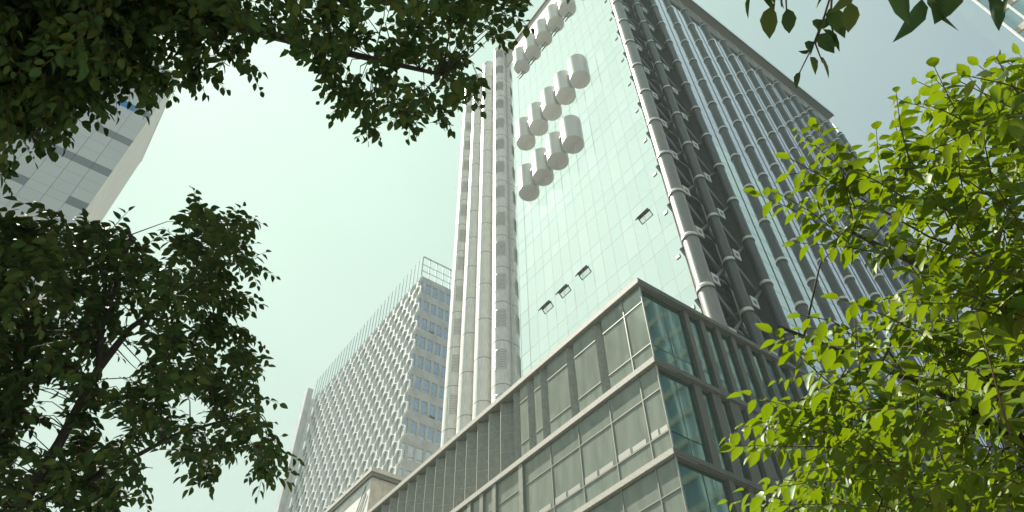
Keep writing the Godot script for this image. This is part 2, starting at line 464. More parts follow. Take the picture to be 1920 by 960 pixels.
func podium() -> void:
	var t := thing("podium", "lower glass and metal podium block with stone sill bands in front of the tower", "building", Vector3(PX, 0, PZ))
	box(t, "core", Vector3(PX + 1.15, 0, -46), Vector3(58, 23.0, PZ - 0.75), M.roof)
	box(t, "deck", Vector3(PX + 1.2, 23.0, -46), Vector3(58, 23.1, PZ - 0.8), M.asphalt)
	# parapet and bands, cut into lengths
	var levels := [[23.09, 23.36, 0.13], [18.78, 19.03, 0.1], [14.77, 15.0, 0.1], [10.75, 10.98, 0.1], [6.65, 6.95, 0.1]]
	for l in levels:
		for k in 16:
			var za := PZ + (float(l[2]) - 0.025 if k == 0 else 0.0) - 2.03 * k - 0.004 * mini(k, 1)
			var zb := PZ - 2.03 * (k + 1) + 0.004
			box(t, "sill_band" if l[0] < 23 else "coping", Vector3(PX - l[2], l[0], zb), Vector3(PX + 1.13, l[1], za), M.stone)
		box(t, "corner_facing", Vector3(PX - l[2] + 0.004, l[0] + 0.002, PZ + l[2] - 0.024), Vector3(PX + 1.13, l[1] - 0.002, PZ + l[2] - 0.003), M.pilaster)  # thin dark sheet over the stone: street-side shade as colour
		for k in 14:
			var xa := PX + (1.134 if k == 0 else 2.6 * k + 0.004)
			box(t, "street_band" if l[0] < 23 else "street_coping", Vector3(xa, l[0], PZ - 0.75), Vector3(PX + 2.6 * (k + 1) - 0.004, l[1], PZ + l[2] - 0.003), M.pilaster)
		box(t, "soffit", Vector3(PX - l[2] + 0.03, l[0] - 0.03, -46), Vector3(PX + 1.14, l[0] - 0.002, PZ + l[2] - 0.05), M.metal_panel)
		box(t, "street_soffit", Vector3(PX + 1.142, l[0] - 0.03, PZ - 0.74), Vector3(53, l[0] - 0.002, PZ + l[2] - 0.05), M.metal_panel)
	# the two storeys of the front, from the corner outwards
	var floors := [[19.03, 23.05, 19.83, 22.12], [15.0, 18.74, 15.81, 17.63], [10.98, 14.73, 11.8, 13.6], [6.95, 10.71, 7.8, 9.6]]
	for f in 4:
		var y0: float = floors[f][0]
		var y1: float = floors[f][1]
		var cuts: Array
		var pil: Array
		if f == 0:
			cuts = [PZ, -15.0, -16.42, -18.42, -20.42, -21.45, -22.6]
			pil = [-16.42, -18.42, -20.42, -21.45, -22.6]
		else:
			cuts = [PZ, -14.83, -16.62, -18.59, -20.47, -22.42, -24.5, -25.55, -26.6, -27.65, -28.7, -29.75, -30.8, -31.85, -32.9, -33.95, -35, -37, -39, -41]
			pil = [-22.42, -24.5, -25.55, -26.6, -27.65, -28.7, -29.75, -30.8, -31.85, -32.9, -33.95]
		var gx := PX + 0.06
		for i in cuts.size() - 1:
			var za: float = cuts[i] - (0.02 if i > 0 else 0.0)
			if cuts[i] in pil: za -= 0.46 if f == 0 else 0.3
			var zb: float = cuts[i + 1] + 0.02
			var hs := [y0, floors[f][2], floors[f][3], y1]
			for j in 3:
				pod_pane(t, "window_pane", Vector3(gx, hs[j] + 0.025, zb), Vector3(gx + 0.05, hs[j + 1] - 0.025, za), M.blind_glass)
				if j > 0: box(t, "window_bar", Vector3(gx - 0.03, hs[j] - 0.024, zb), Vector3(gx + 0.06, hs[j] + 0.024, za), M.window_bar)
			if i > 0 and not (cuts[i] in pil): box(t, "window_mullion", Vector3(gx - 0.035, y0, cuts[i] - 0.024), Vector3(gx + 0.07, y1, cuts[i] + 0.024), M.window_bar)
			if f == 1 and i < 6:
				# pale strips along the lower edge of the panes, in steps
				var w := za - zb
				box(t, "window_strip", Vector3(gx - 0.012, hs[1] + 0.05, zb + 0.06), Vector3(gx - 0.006, hs[1] + 0.32, zb + 0.06 + w * 0.38), M.pale_strip)
				box(t, "window_strip", Vector3(gx - 0.012, hs[1] + 0.05, zb + 0.12 + w * 0.42), Vector3(gx - 0.006, hs[1] + 0.27, zb + 0.06 + w * 0.86), M.pale_strip)
		for z in pil:
			if f == 0:
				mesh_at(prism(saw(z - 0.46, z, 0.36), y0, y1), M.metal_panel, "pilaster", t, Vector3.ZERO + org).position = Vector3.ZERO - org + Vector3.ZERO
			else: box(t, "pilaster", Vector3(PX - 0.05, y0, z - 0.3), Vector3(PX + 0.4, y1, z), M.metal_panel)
	# saw-tooth metal panels on the top storey, four pieces high, joints staggered
	for k in 20:
		var za := -23.10 - 1.032 * k
		var zb := za - 1.032
		var off := 0.28 if k % 2 == 0 else -0.12
		var ys := [19.03, 19.9 + off, 20.95 + off, 22.0 + off, 23.03]
		for j in 4:
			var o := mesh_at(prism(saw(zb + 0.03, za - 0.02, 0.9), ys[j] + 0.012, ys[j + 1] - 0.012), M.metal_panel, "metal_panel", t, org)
			o.position = -org
			if j > 0: mesh_at(prism(saw(zb + 0.03, za - 0.02, 0.89), ys[j] - 0.012, ys[j] + 0.012), M.panel_edge, "panel_joint", t, org).position = Vector3(-0.008, 0, 0) - org
		box(t, "fin", Vector3(PX - 0.01, 19.03, zb - 0.02), Vector3(PX + 1.0, 23.03, zb + 0.024), M.panel_edge)
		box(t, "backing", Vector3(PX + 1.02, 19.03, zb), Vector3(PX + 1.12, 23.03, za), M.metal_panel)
	# street side
	for f in 4:
		var y0: float = floors[f][0]
		var y1: float = floors[f][1]
		var gz := PZ - 0.14
		var first: float = [19.75, 19.15, 19.75, 19.75][f]
		for c in [[PX + 0.10, (PX + first) / 2 + 0.1], [(PX + first) / 2 + 0.14, first]]:
			for j in 2:
				var ya := y0 + 0.02 if j == 0 else y0 + 0.92
				var yb := y0 + 0.88 if j == 0 else y1 - 0.02
				pod_pane(t, "street_window_pane", Vector3(c[0], ya, gz - 0.05), Vector3(c[1], yb, gz), M.pod_glass)
		for k in 30:
			var x := first + 1.03 * k
			var wide := 0.30 if f != 1 else minf(0.42 + 0.1 * k, 0.9)
			box(t, "street_pilaster", Vector3(x, y0, gz - 0.1), Vector3(x + wide, y1, PZ + 0.02), M.pilaster)  # darker than the front pilasters, shade of this side put into colour
			if wide < 0.88:
				for j in 2:
					var ya := y0 + 0.02 if j == 0 else y0 + 0.92
					var yb := y0 + 0.88 if j == 0 else y1 - 0.02
					pod_pane(t, "street_window_pane", Vector3(x + wide + 0.01, ya, gz - 0.05), Vector3(x + 1.02, yb, gz), M.pod_glass)
	box(t, "corner_post", Vector3(PX + 0.02, 6.95, PZ - 0.02), Vector3(PX + 0.06, 23.03, PZ + 0.0), M.panel_edge)
	box(t, "ground_storey", Vector3(PX + 0.3, 0, -46), Vector3(58, 6.6, PZ - 0.3), M.metal_panel)

# ------------------------------------------------------------------ white office block
func white_block() -> void:
	var X := 37.9
	var Z := -77.2
	var t := thing("white_office_block", "white office block with a honeycomb of zigzag fins and a glass crown", "building", Vector3(X, 0, Z))
	box(t, "core", Vector3(X + 0.13, 0, -119.9), Vector3(70, 89.9, Z - 0.45), M.grey_wall)
	# zigzag fins
	var fin_mesh := []
	for par in 2:
		var st := begin()
		var a := 0.56
		var y := 30.0
		var j := par
		while y < 89.3:
			var s := 1.0 if j % 2 == 0 else -1.0
			# straight run, then a slanted run to the other side
			add_slab(st, Vector2(s * a, y), Vector2(s * a, y + 1.4))
			add_slab(st, Vector2(s * a, y + 1.4), Vector2(-s * a, y + 2.0))
			y += 2.0; j += 1
		fin_mesh.append(commit(st))
	for k in 31:
		mesh_at(fin_mesh[k % 2], M.white, "zigzag_fin", t, Vector3(X, 0, Z - 0.3 - 1.4 * k))
	var lots := []
	for k in 30:
		for j in range(8, 22):
			lots.append([Z - 1.0 - 1.4 * k, 4.0 * j + (2.0 if k % 2 == 0 else 0.0) + 0.35])
	lots.sort_custom(func(p, q): return (Vector3(X, p[1], p[0]) - eye).length() - p[1] * 0.9 < (Vector3(X, q[1], q[0]) - eye).length() - q[1] * 0.9)
	var rest := begin()
	for i in lots.size():
		var a := Vector3(X + 0.10, lots[i][1] - 0.35, lots[i][0] - 0.42)
		var b := Vector3(X + 0.15, lots[i][1] + 1.75, lots[i][0] + 0.12)
		if b.y > 89.8: continue
		if i < 300: box(t, "window", a, b, M.window_dark)
		else: add_box(rest, a - org, b - org)
	mesh_at(commit(rest), M.window_dark, "far_windows", t, org).set_meta("kind", "stuff")
	# crown of glass blades over the honeycomb
	for k in 31:
		var z := Z - 0.02 - 1.4 * k
		box(t, "crown_panel", Vector3(X - 0.1, 89.7, z - 1.30), Vector3(X - 0.04, 95.3, z), M.crown_glass)
		box(t, "crown_post", Vector3(X - 0.16, 89.6, z - 1.385), Vector3(X + 0.06, 95.35, z - 1.315), M.steel)
	box(t, "crown_rail", Vector3(X - 0.02, 89.55, -120.5), Vector3(X + 0.12, 89.72, Z), M.white)
	# side wall with windows: spandrels, piers, panes
	for s in range(9, 23):
		var y := 88.85 - 4.0 * (22 - s)
		box(t, "spandrel", Vector3(X + 0.13, y, Z - 0.45), Vector3(70, minf(y + 1.55, 90.2), Z), M.white_wall)
		for k in 8:
			var xa := X + 0.1 + 1.42 * k if k > 0 else X + 0.1
			xa = X + 0.06 if k == 0 else X + 1.04 + 1.42 * (k - 1)
			var xb := X + 0.6 if k == 0 else xa + 1.0
			var p := box(t, "window_pane", Vector3(xa, y - 2.45, Z - 0.2), Vector3(xb, y, Z - 0.14), M.window)
			box(p, "frame_bar", Vector3(xa, y - 1.95, Z - 0.14), Vector3(xb, y - 1.87, Z - 0.10), M.steel)
			if rng.randf() < 0.22 and k > 0:
				p.rotation.x = -0.0
				var o := box(p, "open_sash", Vector3(xa + 0.03, y - 2.4, Z - 0.02), Vector3(xb - 0.03, y - 1.95, Z + 0.02), M.window_dark)
				o.rotation.x = -0.5
			box(t, "pier", Vector3(xb, y - 2.45, Z - 0.45), Vector3(xb + (0.44 if k == 0 else 0.42), y, Z - 0.01), M.white_wall)
	# open steel crown above the side wall
	for k in 12:
		var x := X + 0.04 + 1.42 * k
		box(t, "crown_frame", Vector3(x - 0.07, 90.2, Z - 0.2), Vector3(x + 0.07, 95.1, Z - 0.04), M.steel)
	for y in [91.6, 93.2]:
		box(t, "crown_frame_bar", Vector3(X, y, Z - 0.16), Vector3(60, y + 0.12, Z - 0.06), M.steel)
	box(t, "crown_frame_bar", Vector3(X, 95.1, Z - 0.22), Vector3(60, 95.35, Z - 0.02), M.steel)
	# end slab behind the far end of the honeycomb
	box(t, "end_wall", Vector3(36.0, 0, -121.6), Vector3(37.2, 92.0, -119.95), M.white_wall)
	box(t, "end_wall_face", Vector3(37.2, 0, -121.6), Vector3(37.9, 90.0, -120.2), M.white)

func add_slab(st: SurfaceTool, p: Vector2, q: Vector2) -> void:
	# one run of a fin: p and q are (z, y); 0.17 wide, 0.24 deep
	var w := 0.085
	var x0 := -0.10
	var x1 := 0.14
	var a := Vector3(x0, p.y, p.x - w); var b := Vector3(x0, p.y, p.x + w)
	var c := Vector3(x0, q.y, q.x + w); var d := Vector3(x0, q.y, q.x - w)
	var dx := Vector3(x1 - x0, 0, 0)
	quad(st, a, b, c, d); quad(st, b + dx, a + dx, d + dx, c + dx)
	quad(st, a + dx, a, d, d + dx); quad(st, b, b + dx, c + dx, c)

# ------------------------------------------------------------------ small annex beyond the podium
func annex() -> void:
	var X := 20.25
	var Z := -45.75
	var t := thing("annex_building", "small beige building with a flat roof edge between podium and white office block", "building", Vector3(X, 0, Z))
	box(t, "wall", Vector3(X, 0, -75), Vector3(40, 30.4, Z - 0.06), M.pale)
	for k in 16:
		var xa := X + 1.05 * k
		box(t, "wall_board", Vector3(xa + 0.008, 0, Z - 0.06), Vector3(xa + 1.042, 28.2, Z), M.beige)
		box(t, "wall_board", Vector3(xa + 0.008, 28.22, Z - 0.06), Vector3(xa + 1.042, 30.4, Z), M.beige)
	box(t, "roof_edge", Vector3(X - 0.25, 30.72, -75.2), Vector3(40, 31.05, Z + 0.3), M.beige)
	box(t, "gutter", Vector3(X - 0.2, 30.4, -75.2), Vector3(40, 30.72, Z + 0.22), M.pilaster)
	for q in [[30.0, -46.5, 26.0, -49.0], [29.2, -46.2, 25.0, -48.2]]:
		var st := begin()
		tube(st, [Vector3(X - 0.06, q[0], q[1]) - org, Vector3(X - 0.06, q[2], q[3]) - org], [0.035, 0.035], 6)
		mesh_at(commit(st), M.dark, "cable", t, org)

# ------------------------------------------------------------------ panelled block on the left
func panel_block() -> void:
	var X := -6.85
	var Z := -49.5
	var t := thing("panelled_block", "grey panelled high block with one blue panel and a cream side wall behind the leaves", "building", Vector3(X, 0, Z))
	box(t, "core", Vector3(-46, 0, -62.8), Vector3(X - 0.08, 70.4, Z - 0.08), M.tile_a)
	var n := 0
	for k in 11:
		var xb := X - 1.53 * k
		var y := 37.9
		var row := 0
		while y < 70.0:
			var h: float = 0.95 if row % 4 == 0 else 1.28
			var m: Material = [M.tile_a, M.tile_b][rng.randi() % 2]
			if row % 4 == 0 and rng.randf() < 0.45: m = M.tile_dark
			if row == 20: m = M.tile_dark if k == 0 or k == 3 else (M.tile_blue if k == 1 else m)
			if row == 16 and k < 1: m = M.tile_dark
			if row == 12 and k < 4: m = M.tile_dark
			if row == 8 and k == 0: m = M.tile_dark
			if n < 300: box(t, "wall_panel", Vector3(xb - 1.515, y + 0.008, Z - 0.08), Vector3(xb - 0.015, y + h - 0.008, Z), m)
			n += 1
			y += h; row += 1
	for k in 8:
		var z := Z - 1.66 * k
		box(t, "side_panel", Vector3(X - 0.08, 0, z - 1.648), Vector3(X, 70.5, z - 0.01 - (0.0 if k else 0.0)), M.cream_wall)
	box(t, "roof_cap", Vector3(-46, 70.4, -62.9), Vector3(X + 0.05, 70.7, Z + 0.05), M.tile_a)

# ------------------------------------------------------------------ glass tower across the street
func corner_tower() -> void:
	var X := 60.0
	var t := thing("pale_blue_tower", "pale blue glass tower with white vertical fins beyond the yellow green leaves", "building", Vector3(X, 0, 5))
	box(t, "core", Vector3(X + 0.3, 0, 5.3), Vector3(92, 112, 48), M.blue_glass)
	for k in 10:
		var z := 5.1 + 1.45 * k
		box(t, "vertical_fin", Vector3(X - 0.15, 0, z), Vector3(X + 0.3, 112, z + 0.2), M.white)
		for s in range(14, 26):
			box(t, "glass_pane", Vector3(X + 0.1, 4.0 * s + 0.9, z + 0.25), Vector3(X + 0.2, 4.0 * s + 3.96, z + 1.42), M.blue_glass)
	for s in range(4, 28):
		box(t, "floor_band", Vector3(X + 0.02, 4.0 * s, 5.3), Vector3(X + 0.3, 4.0 * s + 0.86, 48), M.cream)

# ------------------------------------------------------------------ trees
func leaf_mesh(wide: float, bend: float) -> ArrayMesh:
	var ts := [0.0, 0.16, 0.42, 0.72, 1.0]
	var ws := [0.03, 0.72, 1.0, 0.66, 0.0]
	var st := begin(true)
	for i in 4:
		for side in [-1.0, 1.0]:
			var v := []
			for q in [i, i + 1]:
				var tt: float = ts[q]
				var half: float = ws[q] * wide
				var z := -bend * tt * tt
				v.append([Vector3(0, tt, z), Vector2(0.5, tt)])
				v.append([Vector3(side * half, tt, z + half * 0.42), Vector2(0.5 + side * 0.5, tt)])
			var order := [0, 1, 3, 0, 3, 2] if side > 0 else [0, 3, 1, 0, 2, 3]
			for k in order:
				st.set_uv(v[k][1]); st.set_color(Color.WHITE); st.add_vertex(v[k][0])
	st.index()
	st.generate_normals()
	return st.commit()

func leaf_texture() -> ImageTexture:
	var img := Image.create(64, 128, false, Image.FORMAT_RGB8)
	var n := FastNoiseLite.new(); n.seed = 4; n.frequency = 0.05
	for y in 128:
		for x in 64:
			var u := absf(x - 31.5) / 31.5
			var v := 0.80 + 0.10 * n.get_noise_2d(x, y)
			if u < 0.06: v = 1.0
			elif absf(fposmod(y / 128.0 * 8.0 - u * 1.3, 1.0) - 0.5) < 0.06: v += 0.10
			img.set_pixel(x, y, Color(v * 0.98, v, v * 0.9))
	img.convert(Image.FORMAT_RGBA8)
	img.bump_map_to_normal_map(4.0)
	return ImageTexture.create_from_image(img)

func leaf_mats(tones: Array, back: Color, rough: float) -> Array:
	var out := []
	for c in tones:
		var m := StandardMaterial3D.new()
		m.albedo_color = c; m.roughness = rough
		m.normal_enabled = true; m.normal_texture = leaf_tex; m.normal_scale = 0.6
		m.metallic_specular = 0.3
		m.cull_mode = BaseMaterial3D.CULL_DISABLED
		m.backlight_enabled = back.r + back.g + back.b > 0.0
		m.backlight = back
		out.append(m)
	return out

var leaf_tex: ImageTexture
var leaf_list := []
var neat := 0.45

# a leafy shoot: leaves to both sides of a curved twig, hanging by `droop`
func shoot(tw: SurfaceTool, pts: Array, size: float, step: float, droop: float, at_o: Vector3) -> void:
	var total := 0.0
	for i in pts.size() - 1: total += (pts[i + 1] - pts[i]).length()
	var radii := []
	for i in pts.size(): radii.append(lerpf(0.0035, 0.0015, float(i) / (pts.size() - 1)) * (1.0 if total < 0.7 else 1.6))
	var moved := []
	for p in pts: moved.append(p - at_o)
	tube(tw, moved, radii, 4)
	var s := step * rng.randf_range(0.4, 1.0)
	var side := 1.0
	while s <= total:
		var left := s
		var i := 0
		while i < pts.size() - 2 and left > (pts[i + 1] - pts[i]).length():
			left -= (pts[i + 1] - pts[i]).length(); i += 1
		var d: Vector3 = (pts[i + 1] - pts[i]).normalized()
		var p: Vector3 = pts[i] + d * left
		var lat := d.cross(Vector3.UP)
		if lat.length() < 0.2: lat = Vector3(1, 0, 0.3)
		lat = lat.normalized()
		var tipness := s / total
		var ld := (d * rng.randf_range(0.35, 0.75) + lat * side * rng.randf_range(0.55, 1.0) + Vector3.DOWN * droop * rng.randf_range(0.4, 1.3)).normalized()
		if s + step > total: ld = (d + Vector3.DOWN * droop * 0.4).normalized()
		var up := (Vector3.UP + Vector3(rng.randfn(0, neat), 0, rng.randfn(0, neat))).normalized()
		var z := (up - ld * up.dot(ld)).normalized()
		var x := ld.cross(z).normalized()
		var sz := size * rng.randf_range(0.72, 1.15) * (1.0 - 0.28 * tipness)
		leaf_list.append(Transform3D(Basis(x * sz, ld * sz, z * sz), p + ld * 0.008))
		side = -side
		s += step * rng.randf_range(0.75, 1.25)

func tree(called: String, label: String, trunk: Array, trunk_r: Array, limbs: Array, clumps: PackedFloat32Array, shoots: Array, p: Dictionary) -> void:
	var base: Vector3 = trunk[0]
	var t := thing(called, label, "tree", base)
	leaf_list = []
	neat = p.get("neat", 0.45)
	var rel := func(a: Array) -> Array:
		var o := []
		for v in a: o.append(v - base)
		return o
	var st := begin(true)
	tube(st, rel.call(trunk), trunk_r, 12)
	mesh_at(commit(st), M.bark, "trunk", t, base)
	var knots := []
	for l in limbs:
		st = begin(true)
		var n: int = l.pts.size()
		var radii := []
		for i in n: radii.append(lerpf(l.r0, l.r1, float(i) / (n - 1)))
		tube(st, rel.call(l.pts), radii, 8)
		mesh_at(commit(st), M.bark, "limb", t, base)
		for i in n - 1:
			for k in 6: knots.append(l.pts[i].lerp(l.pts[i + 1], k / 6.0))
		knots.append(l.pts[n - 1])
	var tw := begin(true)
	var br := begin(true)
	for i in range(0, clumps.size(), 4):
		var c := Vector3(clumps[i], clumps[i + 1], clumps[i + 2])
		var r := clumps[i + 3]
		var best: Vector3 = knots[0]
		for k in knots:
			if k.distance_squared_to(c) < best.distance_squared_to(c): best = k
		var out := (c - best).normalized()
		if best.distance_to(c) < p.reach:
			var mid := best.lerp(c, 0.5) + Vector3(rng.randfn(0, 0.06), rng.randf_range(0.02, 0.12), rng.randfn(0, 0.06))
			tube(br, [best - base, mid - base, c - base], [0.006, 0.004, 0.002], 4)
		for q in int(p.twigs):
			var d: Vector3 = (out * 0.7 + p.get("lean", Vector3.ZERO) + Vector3(rng.randfn(0, 0.7), rng.randfn(0, 0.5) - p.sag, rng.randfn(0, 0.7))).normalized()
			var a: Vector3 = c + Vector3(rng.randfn(0, 0.3), rng.randfn(0, 0.3), rng.randfn(0, 0.3)) * r - d * r * 0.5
			var ln: float = r * rng.randf_range(1.2, 2.0) * p.get("long", 1.0)
			shoot(tw, [a, a + d * ln * 0.5, a + d * ln + Vector3.DOWN * ln * 0.15], p.leaf, p.step, p.droop, base)
	for s in shoots:
		shoot(tw, s, p.leaf * 1.05, p.step * p.get("spray", 1.0), p.droop * 1.15, base)
	mesh_at(commit(br), M.bark, "branchlets", t, base).set_meta("kind", "stuff")
	mesh_at(commit(tw), M.twig, "twigs", t, base).set_meta("kind", "stuff")
	# leaves: the 300 that show largest are parts of their own, the rest one mass
	var ct := cam.transform.affine_inverse()
	var scored := []
	for x in leaf_list:
		var q: Vector3 = ct * x.origin
		var seen := q.z < -0.3 and absf(q.x / q.z) < 0.745 and absf(q.y / q.z) < 0.375
		scored.append([(q.length() if seen else 100.0 + q.length()), x])
	scored.sort_custom(func(a, b): return a[0] < b[0])
	var shapes := [leaf_mesh(p.wide, 0.10 * p.get("curl", 1.0)), leaf_mesh(p.wide * 0.88, 0.22 * p.get("curl", 1.0)), leaf_mesh(p.wide * 1.08, 0.05)]
	var groups := []
	for i in shapes.size() * p.mats.size(): groups.append([])
	for i in scored.size():
		var x: Transform3D = scored[i][1]
		x.origin -= base
		var sh: int = rng.randi() % shapes.size()
		var mi: int = rng.randi() % p.mats.size()
		if i < 300 and scored[i][0] < 100.0:
			var o := MeshInstance3D.new()
			o.mesh = shapes[sh]; o.material_override = p.mats[mi]; o.name = "leaf"
			t.add_child(o, true); o.transform = x
		else: groups[sh * p.mats.size() + mi].append(x)
	for gi in groups.size():
		if groups[gi].is_empty(): continue
		var mm := MultiMesh.new()
		mm.transform_format = MultiMesh.TRANSFORM_3D
		mm.mesh = shapes[gi / p.mats.size()]
		mm.instance_count = groups[gi].size()
		for i in groups[gi].size(): mm.set_instance_transform(i, groups[gi][i])
		var mmi := MultiMeshInstance3D.new()
		mmi.multimesh = mm; mmi.material_override = p.mats[gi % p.mats.size()]
		mmi.name = "foliage"; t.add_child(mmi, true)
		mmi.set_meta("kind", "stuff")
	print(called, " leaves ", scored.size())

func v3(a: Array) -> Array:
	var o := []
	for q in a: o.append(Vector3(q[0], q[1], q[2]))
	return o

